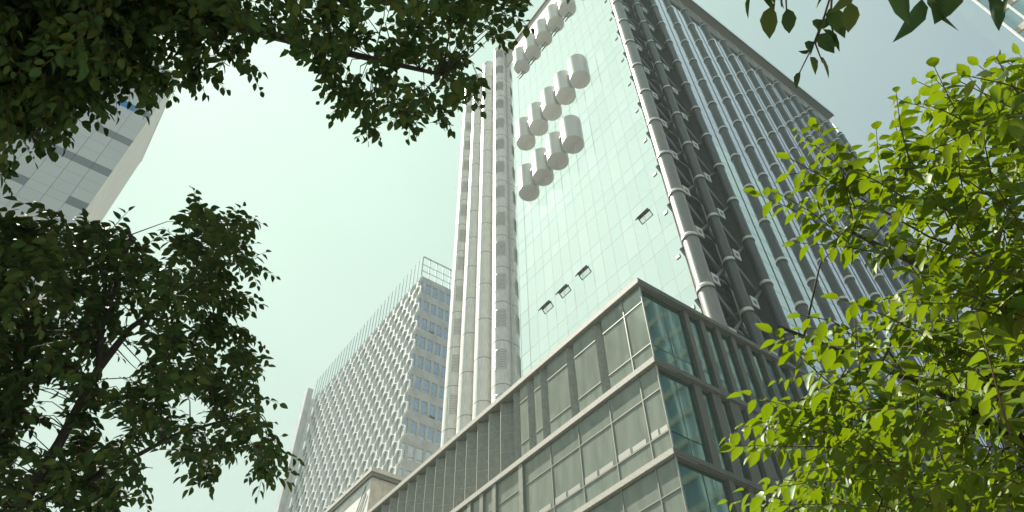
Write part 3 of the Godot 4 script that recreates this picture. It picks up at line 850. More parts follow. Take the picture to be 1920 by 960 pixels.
func trees() -> void:
	leaf_tex = leaf_texture()
	var deep := leaf_mats([lin(0.042, 0.085, 0.020), lin(0.052, 0.100, 0.020), lin(0.036, 0.075, 0.020), lin(0.072, 0.100, 0.018)], Color(0.012, 0.02, 0.003), 0.7)
	var bright := leaf_mats([lin(0.06, 0.11, 0.008), lin(0.08, 0.12, 0.008), lin(0.05, 0.10, 0.008), lin(0.10, 0.12, 0.012)], Color(0.38, 0.45, 0.005), 0.5)
	tree("overhanging_tree", "dark leafy tree whose dense crown hangs over the panelled block and tower columns",
		v3([[-3.6, 0, -2.6], [-3.4, 2.2, -2.7], [-3.0, 4.4, -2.9], [-2.6, 6.0, -3.1]]), [0.24, 0.2, 0.17, 0.13],
		[{"pts": v3([[-3.0, 4.4, -2.9], [-2.0, 6.2, -3.3], [-0.9, 7.0, -3.4], [0.2, 7.0, -3.0], [1.2, 6.8, -2.5]]), "r0": 0.09, "r1": 0.015},
		 {"pts": v3([[-2.6, 6.0, -3.1], [-1.8, 7.5, -2.6], [-0.6, 8.2, -2.4], [0.4, 8.2, -2.2]]), "r0": 0.09, "r1": 0.02},
		 {"pts": v3([[-2.9, 4.9, -2.95], [-2.2, 6.0, -4.0], [-1.2, 6.4, -4.6]]), "r0": 0.07, "r1": 0.015}],  # outer clumps below lie out of frame, added to shade the visible leaves
		PackedFloat32Array([-1.33,6.82,-3.23,0.15,-1.16,5.79,-2.96,0.20,-0.38,6.72,-3.14,0.17,-1.38,5.81,-2.62,0.14,-1.70,5.50,-3.32,0.15,0.09,7.10,-2.91,0.17,-2.00,5.87,-3.14,0.18,-0.93,5.76,-3.69,0.15,-1.73,6.01,-3.68,0.19,-0.91,6.66,-3.58,0.17,-1.62,5.40,-2.99,0.20,0.61,6.16,-1.75,0.15,1.26,6.92,-2.37,0.19,-1.51,6.04,-4.22,0.18,-0.23,6.32,-2.43,0.14,-0.94,6.79,-2.86,0.18,-1.42,5.01,-3.48,0.19,-0.55,6.93,-3.36,0.15,-0.87,6.09,-3.57,0.16,-1.94,5.89,-3.42,0.14,-2.19,6.39,-3.36,0.16,-1.84,5.71,-3.75,0.15,-1.33,5.69,-2.88,0.20,-1.02,6.05,-2.66,0.20,1.43,7.32,-1.89,0.17,0.59,6.73,-2.52,0.14,-1.11,6.11,-3.89,0.18,-1.06,6.37,-3.09,0.19,-1.07,5.61,-3.76,0.16,-0.47,6.59,-3.31,0.17,0.90,6.60,-2.83,0.15,1.00,6.35,-1.88,0.15,-1.47,6.60,-3.17,0.20,-1.54,6.44,-3.83,0.17,-1.87,5.94,-3.83,0.14,-1.30,5.59,-3.40,0.20,1.27,6.47,-1.79,0.15,-1.50,5.65,-3.48,0.19,1.44,7.16,-2.78,0.14,-1.46,5.79,-3.83,0.19,0.33,6.95,-2.97,0.20,1.16,6.69,-2.68,0.19,-0.96,6.31,-2.69,0.18,-1.72,5.94,-3.31,0.17,-1.45,6.11,-2.94,0.18,-1.40,5.20,-3.37,0.19,-1.84,6.35,-3.11,0.15,-0.67,5.91,-3.22,0.19,0.14,6.63,-2.30,0.19,-1.67,5.62,-3.37,0.20,-1.12,5.92,-3.18,0.20,0.85,6.48,-2.35,0.16,0.51,6.35,-1.95,0.19,0.34,6.15,-2.08,0.19,1.12,6.85,-1.74,0.19,0.69,6.56,-2.98,0.20,-1.35,6.00,-3.32,0.15,-1.65,6.37,-3.75,0.20,-1.03,6.25,-3.91,0.18,-0.54,5.88,-3.07,0.14,-0.63,6.87,-3.05,0.18,0.44,6.59,-2.41,0.17,0.78,6.93,-2.83,0.15,0.04,6.04,-2.15,0.14,0.48,7.46,-2.48,0.15,-0.58,7.19,-2.99,0.14,0.87,7.01,-2.21,0.17,-1.63,5.59,-3.64,0.14,-1.17,6.01,-3.50,0.18,-0.25,6.80,-3.28,0.19,-1.77,6.35,-3.42,0.14,-1.71,6.52,-3.38,0.17,-1.75,6.61,-3.21,0.20,0.28,6.04,-2.32,0.16,-0.96,6.19,-3.16,0.18,-1.91,5.94,-4.15,0.14,-1.13,6.31,-3.20,0.17,0.79,6.32,-1.76,0.18,-1.90,6.19,-3.35,0.14,-0.86,5.59,-2.99,0.17,-0.83,7.11,-3.02,0.19,0.90,6.54,-3.09,0.16,-1.58,6.83,-3.19,0.17,-1.71,5.50,-2.82,0.18,-1.41,5.42,-2.98,0.19,0.55,6.46,-2.83,0.19,-1.37,5.93,-4.18,0.19,-2.04,6.33,-3.24,0.19,-0.85,6.28,-2.71,0.14,-0.41,6.17,-2.60,0.18,-0.93,5.73,-3.31,0.20,0.77,6.46,-2.15,0.18,-1.46,5.65,-2.70,0.17,-0.79,6.78,-3.13,0.20,-0.94,5.58,-2.89,0.19,-1.44,6.77,-3.39,0.14,-1.83,6.16,-3.66,0.14,-0.19,6.74,-2.93,0.20,-0.88,5.84,-2.56,0.19,-0.23,6.04,-2.42,0.18,-1.43,5.64,-3.32,0.17,-1.90,6.33,-3.23,0.15,0.24,6.42,-2.30,0.14,-0.37,6.11,-3.15,0.14,0.93,5.83,-2.38,0.19,-0.40,6.86,-2.76,0.14,0.27,6.96,-2.40,0.18,-1.85,5.66,-3.07,0.16,-1.17,5.50,-3.30,0.18,-1.29,5.09,-3.48,0.17,-1.15,6.26,-2.71,0.17,-0.03,6.86,-2.97,0.15,1.28,6.34,-2.18,0.17,-1.31,5.93,-2.92,0.18,-0.11,6.17,-2.29,0.20,-1.46,6.19,-4.09,0.14,1.08,6.80,-1.87,0.16,-1.15,5.57,-3.50,0.15,0.97,6.75,-2.26,0.19,-1.13,5.36,-3.49,0.19,0.78,6.97,-2.60,0.18,-1.62,6.42,-3.60,0.18,-1.45,6.42,-3.45,0.20,-0.78,6.75,-3.33,0.18,-1.38,5.32,-3.56,0.18,-1.75,5.92,-3.75,0.18,-0.61,6.25,-2.86,0.19,0.90,6.63,-1.74,0.14,-1.92,6.52,-3.50,0.20,-1.11,5.75,-3.50,0.17,-1.10,5.73,-2.45,0.20,-0.24,6.11,-3.02,0.18,-1.07,5.78,-2.73,0.15,-2.00,6.11,-3.01,0.18,-1.88,5.87,-4.33,0.18,0.45,6.65,-2.85,0.18,-0.28,6.19,-2.66,0.16,1.38,7.03,-1.64,0.15,-1.44,5.27,-3.62,0.15,-0.04,6.09,-2.09,0.17,1.24,6.28,-2.52,0.17,-0.70,6.08,-3.12,0.14,1.31,7.26,-2.14,0.14,0.14,5.91,-2.40,0.14,1.21,6.99,-2.55,0.16,-1.71,6.54,-3.55,0.16,-1.25,5.78,-3.37,0.18,-1.21,6.53,-3.76,0.20,-1.77,5.92,-2.84,0.18,-0.54,6.00,-2.30,0.17,-0.84,6.23,-3.51,0.15,-1.07,5.89,-3.88,0.16,-1.74,5.74,-4.05,0.14,0.20,6.66,-2.58,0.20,-1.29,6.17,-3.41,0.20,-0.94,5.71,-3.33,0.20,-1.10,5.93,-3.44,0.23,-1.26,5.80,-2.87,0.23,-1.38,5.48,-3.22,0.20,-1.80,5.76,-3.83,0.28,-1.42,5.88,-2.96,0.24,-1.46,6.70,-3.05,0.22,-1.43,5.50,-3.40,0.26,-1.16,5.67,-3.42,0.24,-1.28,6.11,-2.87,0.23,-1.49,6.02,-2.74,0.19,-1.82,5.76,-3.24,0.28,-0.66,6.74,-2.78,0.28,-1.52,5.88,-3.14,0.19,-1.33,5.81,-3.12,0.22,-1.77,6.25,-3.51,0.28,-0.75,6.33,-2.58,0.22,-1.19,6.32,-2.84,0.22,-1.23,6.02,-3.90,0.26,-1.02,6.86,-2.98,0.23,-2.04,6.36,-3.40,0.23,-1.81,5.56,-3.25,0.27,-1.49,6.42,-3.03,0.23,-0.77,6.76,-2.60,0.20,-1.17,6.52,-2.74,0.19,-1.22,6.13,-3.28,0.27,-1.61,5.47,-3.21,0.22,-0.79,6.24,-2.90,0.20,-1.42,5.62,-3.85,0.27,-1.64,5.87,-3.58,0.20,-1.61,5.99,-2.77,0.24,-1.01,6.41,-3.32,0.23,-1.52,6.18,-3.88,0.24,-0.57,7.16,-2.68,0.27,-0.61,6.22,-2.71,0.28,-1.49,5.48,-3.81,0.28,-1.76,5.97,-3.01,0.27,-1.04,6.50,-3.19,0.22,-0.99,5.79,-3.04,0.21,-1.30,5.62,-3.66,0.28,-1.55,5.94,-3.39,0.28,-1.73,6.41,-3.22,0.28,-1.66,5.47,-3.95,0.25,-1.07,6.55,-2.94,0.28,-1.72,5.76,-4.05,0.25,-0.84,6.56,-2.92,0.25,-1.34,6.07,-3.59,0.27,-1.88,5.59,-2.79,0.25,-1.28,5.80,-3.94,0.20,-1.06,6.01,-2.84,0.26,-1.70,5.76,-3.26,0.26,-1.63,5.97,-4.07,0.26,-1.63,5.72,-3.67,0.20,-2.10,6.31,-3.13,0.26,-0.60,6.42,-2.44,0.27,-1.57,6.61,-2.96,0.27,-0.79,6.14,-3.16,0.26,-0.97,6.66,-2.67,0.22,-1.62,5.79,-3.02,0.22,-1.79,5.55,-2.88,0.20,-0.51,6.74,-2.87,0.28,-0.74,6.65,-3.35,0.27,-1.36,5.81,-3.30,0.21,-0.64,6.33,-2.95,0.26,-1.85,5.78,-4.04,0.24,-2.00,6.38,-3.21,0.27,-1.78,5.62,-3.47,0.20,-0.92,6.26,-3.40,0.23,-1.10,6.37,-3.65,0.24,-1.99,5.88,-3.29,0.25,-1.23,5.88,-3.26,0.21,-1.08,5.89,-3.68,0.20,-1.20,6.28,-3.20,0.25,-1.89,6.47,-3.20,0.20,-0.84,6.10,-2.96,0.22,-1.93,6.29,-3.43,0.24,-1.03,6.77,-3.18,0.24,-0.47,6.38,-2.50,0.20,-1.58,6.30,-3.07,0.28,-1.26,6.40,-2.74,0.28,-0.60,7.79,-3.48,0.21,-1.69,7.11,-3.35,0.23,-1.61,6.75,-3.94,0.24,-1.37,6.86,-4.71,0.21,-1.28,7.19,-3.25,0.27,-2.19,7.06,-3.69,0.27,-1.78,6.57,-4.07,0.23,-1.29,6.72,-3.83,0.22,-1.72,6.13,-4.02,0.27,-1.83,6.55,-3.81,0.23,-1.68,6.67,-3.60,0.26,-0.84,7.34,-2.93,0.24,-1.54,6.21,-4.30,0.27,-1.03,7.23,-3.10,0.25,-2.19,6.66,-3.84,0.19,-1.98,7.26,-3.93,0.27,-1.03,7.39,-3.70,0.21,-0.94,7.38,-3.93,0.29,-1.55,7.50,-3.56,0.25,-2.07,7.29,-3.55,0.22,-1.91,6.38,-4.69,0.22,-0.90,7.16,-3.35,0.27,-1.82,5.85,-4.27,0.20,-1.73,7.12,-3.70,0.28,-1.52,6.70,-4.20,0.25,-2.12,6.46,-3.38,0.24,-2.16,6.69,-4.52,0.24,-1.99,6.33,-4.40,0.21,-1.31,6.13,-4.23,0.28,-1.66,6.48,-3.78,0.28,-1.62,7.16,-4.10,0.20,-1.35,7.39,-3.72,0.20,-1.80,6.78,-4.54,0.27,-1.93,6.23,-3.66,0.26,-0.79,7.16,-3.50,0.21,-1.98,6.77,-3.63,0.23,-2.49,6.94,-3.97,0.24,-2.06,7.27,-3.75,0.25,-1.67,6.14,-4.50,0.21,-2.21,6.58,-4.32,0.25,-1.46,6.57,-3.45,0.21,-1.36,6.97,-3.61,0.21,-1.11,6.66,-3.43,0.29,-1.51,6.69,-4.50,0.26,-2.25,6.56,-4.04,0.25,-0.63,7.28,-2.86,0.22,-1.88,6.78,-3.79,0.28,-0.69,7.19,-3.26,0.26,-1.89,6.21,-3.81,0.26,-1.05,6.53,-3.71,0.23,-2.22,6.47,-3.32,0.22,-1.30,7.28,-4.07,0.26,-1.40,6.94,-4.53,0.26,-0.90,7.36,-3.25,0.21,-1.90,7.34,-3.60,0.21,-1.16,6.59,-3.95,0.25,-1.10,6.99,-3.30,0.26,-1.34,6.43,-3.78,0.20,-2.00,6.53,-3.70,0.23,-1.66,6.16,-4.20,0.20,-1.61,6.54,-4.16,0.29,-1.56,7.41,-3.74,0.27,-1.29,7.55,-3.23,0.22,-1.05,7.02,-3.65,0.27,-0.75,7.56,-3.22,0.21,-2.11,6.57,-3.58,0.26,-1.58,7.45,-3.32,0.22,-1.08,7.64,-3.13,0.20,-2.07,6.90,-3.35,0.20,-2.06,6.53,-3.25,0.29,-1.84,6.32,-3.99,0.25,-1.64,7.35,-3.58,0.21,-2.31,6.62,-3.90,0.28,-1.03,7.02,-3.89,0.27,-2.17,6.44,-4.50,0.23,-1.13,7.17,-3.20,0.28,-2.32,7.22,-3.99,0.20,-1.95,6.95,-4.78,0.23,-2.09,7.63,-3.71,0.23,-1.99,7.43,-4.36,0.27,-1.66,8.15,-4.30,0.26,-1.67,7.35,-4.60,0.20,-1.41,7.84,-4.99,0.24,-2.26,6.71,-4.90,0.24,-1.13,7.59,-4.06,0.25,-0.78,8.12,-3.63,0.27,-1.44,7.96,-3.76,0.23,-2.32,7.63,-3.82,0.28,-1.75,7.26,-4.99,0.26,-2.16,8.35,-4.10,0.26,-1.81,7.40,-4.15,0.26,-2.34,7.32,-4.68,0.23,-1.67,8.26,-3.85,0.22,-1.66,7.86,-4.70,0.28,-2.56,7.34,-4.24,0.24,-1.03,7.85,-3.89,0.19,-1.40,7.82,-4.42,0.28,-1.79,6.96,-4.53,0.21,-1.35,8.28,-3.81,0.27,-1.49,7.25,-4.62,0.22,-1.78,7.34,-5.45,0.21,-2.05,6.94,-4.54,0.20,-2.79,7.60,-4.13,0.23,-0.84,8.28,-4.07,0.25,-1.21,8.14,-3.40,0.28,-1.95,7.77,-4.07,0.22,-1.62,7.33,-4.14,0.20,-0.87,8.17,-3.34,0.20,-2.07,7.34,-4.52,0.27,-1.87,6.93,-5.07,0.20,-1.50,8.14,-3.56,0.24,-1.28,7.76,-4.63,0.25,-2.54,7.83,-4.15,0.27,-1.84,8.27,-4.09,0.24,-2.66,7.64,-4.68,0.21,-1.52,7.61,-5.23,0.23,-1.04,8.70,-3.88,0.20,-1.83,8.02,-4.36,0.28,-1.59,7.91,-4.40,0.28,-0.70,8.60,-3.68,0.21,-2.30,7.18,-5.18,0.19,-2.09,7.45,-4.84,0.26,-2.10,7.43,-4.15,0.28,-2.25,8.02,-4.34,0.23,-2.55,7.47,-5.03,0.26,-1.05,7.86,-3.61,0.22,-2.78,7.96,-4.35,0.23,-2.41,7.86,-4.30,0.23,-2.47,7.27,-4.63,0.26,-2.57,7.82,-4.67,0.25,-1.08,8.37,-3.43,0.21,-1.83,7.61,-4.57,0.28,-1.29,7.64,-3.81,0.28,-2.31,7.61,-4.58,0.29,-2.05,6.60,-4.97,0.28,-1.86,7.97,-3.70,0.28,-1.50,6.90,-4.92,0.25,-1.53,7.67,-3.77,0.22,-2.04,7.00,-5.41,0.20,-0.96,7.91,-4.17,0.23,-0.64,8.35,-3.32,0.25,-2.16,7.12,-5.23,0.20,-2.35,8.04,-4.18,0.26,-2.05,7.69,-4.83,0.26,-2.24,6.74,-4.66,0.22,-2.30,6.89,-5.46,0.25,-1.46,7.52,-4.58,0.26,-1.92,7.28,-5.08,0.19,-1.40,8.00,-4.29,0.20,-0.66,8.72,-3.97,0.20,-2.69,7.45,-4.74,0.24,-1.97,8.12,-4.07,0.26,-2.25,7.41,-4.21,0.26,-2.63,7.26,-4.11,0.23,-2.42,7.48,-5.15,0.28,-1.62,7.17,-4.70,0.25,-2.04,7.71,-3.92,0.28,-1.13,7.59,-4.29,0.20,-2.06,7.77,-4.33,0.27,-0.77,6.92,-2.87,0.16,-1.53,6.70,-3.09,0.12,0.66,6.48,-2.78,0.15,-0.49,6.22,-2.96,0.13,-0.42,6.63,-3.48,0.16,-1.50,5.61,-3.55,0.13,0.27,7.04,-2.41,0.13,-1.19,6.09,-4.13,0.17,-1.32,5.65,-3.44,0.12,-1.63,6.54,-3.44,0.18,-0.88,5.54,-3.34,0.16,-1.67,6.07,-3.20,0.17,1.11,7.42,-2.64,0.13,-1.99,6.26,-3.38,0.16,0.03,6.82,-2.49,0.12,-1.51,5.57,-3.16,0.15,-1.69,5.48,-3.93,0.16,-0.19,6.48,-2.83,0.15,0.81,7.22,-2.34,0.12,-1.64,5.31,-3.48,0.17,-1.58,6.22,-4.41,0.17,-0.22,7.43,-2.97,0.17,-1.53,5.60,-2.58,0.12,-1.00,5.67,-2.98,0.12,-1.48,5.99,-2.74,0.15,1.00,5.89,-2.46,0.15,0.97,6.37,-1.80,0.16,1.26,6.50,-1.63,0.15,1.36,7.02,-2.54,0.14,-1.31,6.36,-3.30,0.12,0.35,6.45,-2.47,0.17,-1.89,5.98,-3.69,0.18,-1.41,6.33,-3.71,0.12,-0.43,6.77,-3.04,0.14,-1.02,7.11,-3.30,0.15,-0.85,6.67,-3.48,0.14,-1.25,6.66,-2.97,0.16,-0.92,6.40,-3.65,0.15,0.73,6.60,-2.43,0.16,-1.19,5.49,-3.51,0.16,-2.05,6.52,-3.81,0.18,-2.00,6.06,-3.10,0.17,-1.63,5.79,-4.06,0.13,-0.68,6.38,-2.92,0.17,0.51,7.11,-2.26,0.16,-0.61,5.89,-3.13,0.16,0.11,6.82,-2.91,0.17,-0.55,7.02,-2.88,0.12,-1.04,6.22,-2.94,0.17,-1.06,5.56,-3.37,0.13,-1.34,5.52,-2.96,0.17,-1.18,5.95,-2.77,0.16,0.44,6.67,-2.86,0.16,-2.23,6.45,-3.73,0.17,0.97,6.95,-2.88,0.14,-0.96,9.44,-3.14,0.30,-1.40,8.18,-2.26,0.30,-0.70,8.45,-2.49,0.30,-1.61,6.59,-2.40,0.30,-0.75,7.01,-1.83,0.30,-2.61,8.28,-2.87,0.30,-1.36,6.78,-2.45,0.30,-2.24,7.46,-2.48,0.30,-2.05,7.89,-3.35,0.30,-1.84,6.23,-2.57,0.30,-1.39,7.49,-1.99,0.30,-1.51,7.37,-2.52,0.30,-2.31,8.07,-3.67,0.30,-1.58,6.76,-1.76,0.30,-0.92,8.08,-2.73,0.30,-2.27,6.94,-2.74,0.30,-2.00,8.05,-2.84,0.30,-2.71,7.95,-3.16,0.30,-1.13,9.06,-2.64,0.30,-3.06,8.44,-3.27,0.30,-1.05,8.03,-2.37,0.30,-1.88,6.13,-2.73,0.30,-2.11,6.46,-3.14,0.30,-1.26,6.69,-1.69,0.30,-1.04,9.14,-3.10,0.30,-2.27,8.77,-3.67,0.30,-0.99,9.51,-2.20,0.30,-1.20,7.29,-2.64,0.30,-1.67,7.41,-2.00,0.30,-1.50,9.35,-3.09,0.30,-1.11,6.89,-1.67,0.30,-2.08,8.62,-3.63,0.30,-2.44,8.54,-2.94,0.30,-1.45,8.84,-3.02,0.30,-1.16,6.42,-2.40,0.30,-3.07,8.53,-3.18,0.30,-3.11,8.12,-3.86,0.30,-2.67,7.54,-2.79,0.30,-2.27,7.95,-3.10,0.30,-2.15,7.10,-2.77,0.30,-2.72,7.80,-3.74,0.30,-1.24,8.01,-2.59,0.30,-2.00,7.16,-2.31,0.30,-0.81,6.63,-2.10,0.30,-1.98,6.31,-2.80,0.30,-0.80,7.20,-1.34,0.30]), [],
		{"twigs": 5, "reach": 1.4, "sag": 0.25, "leaf": 0.104, "step": 0.036, "droop": 0.45, "wide": 0.30, "mats": deep})
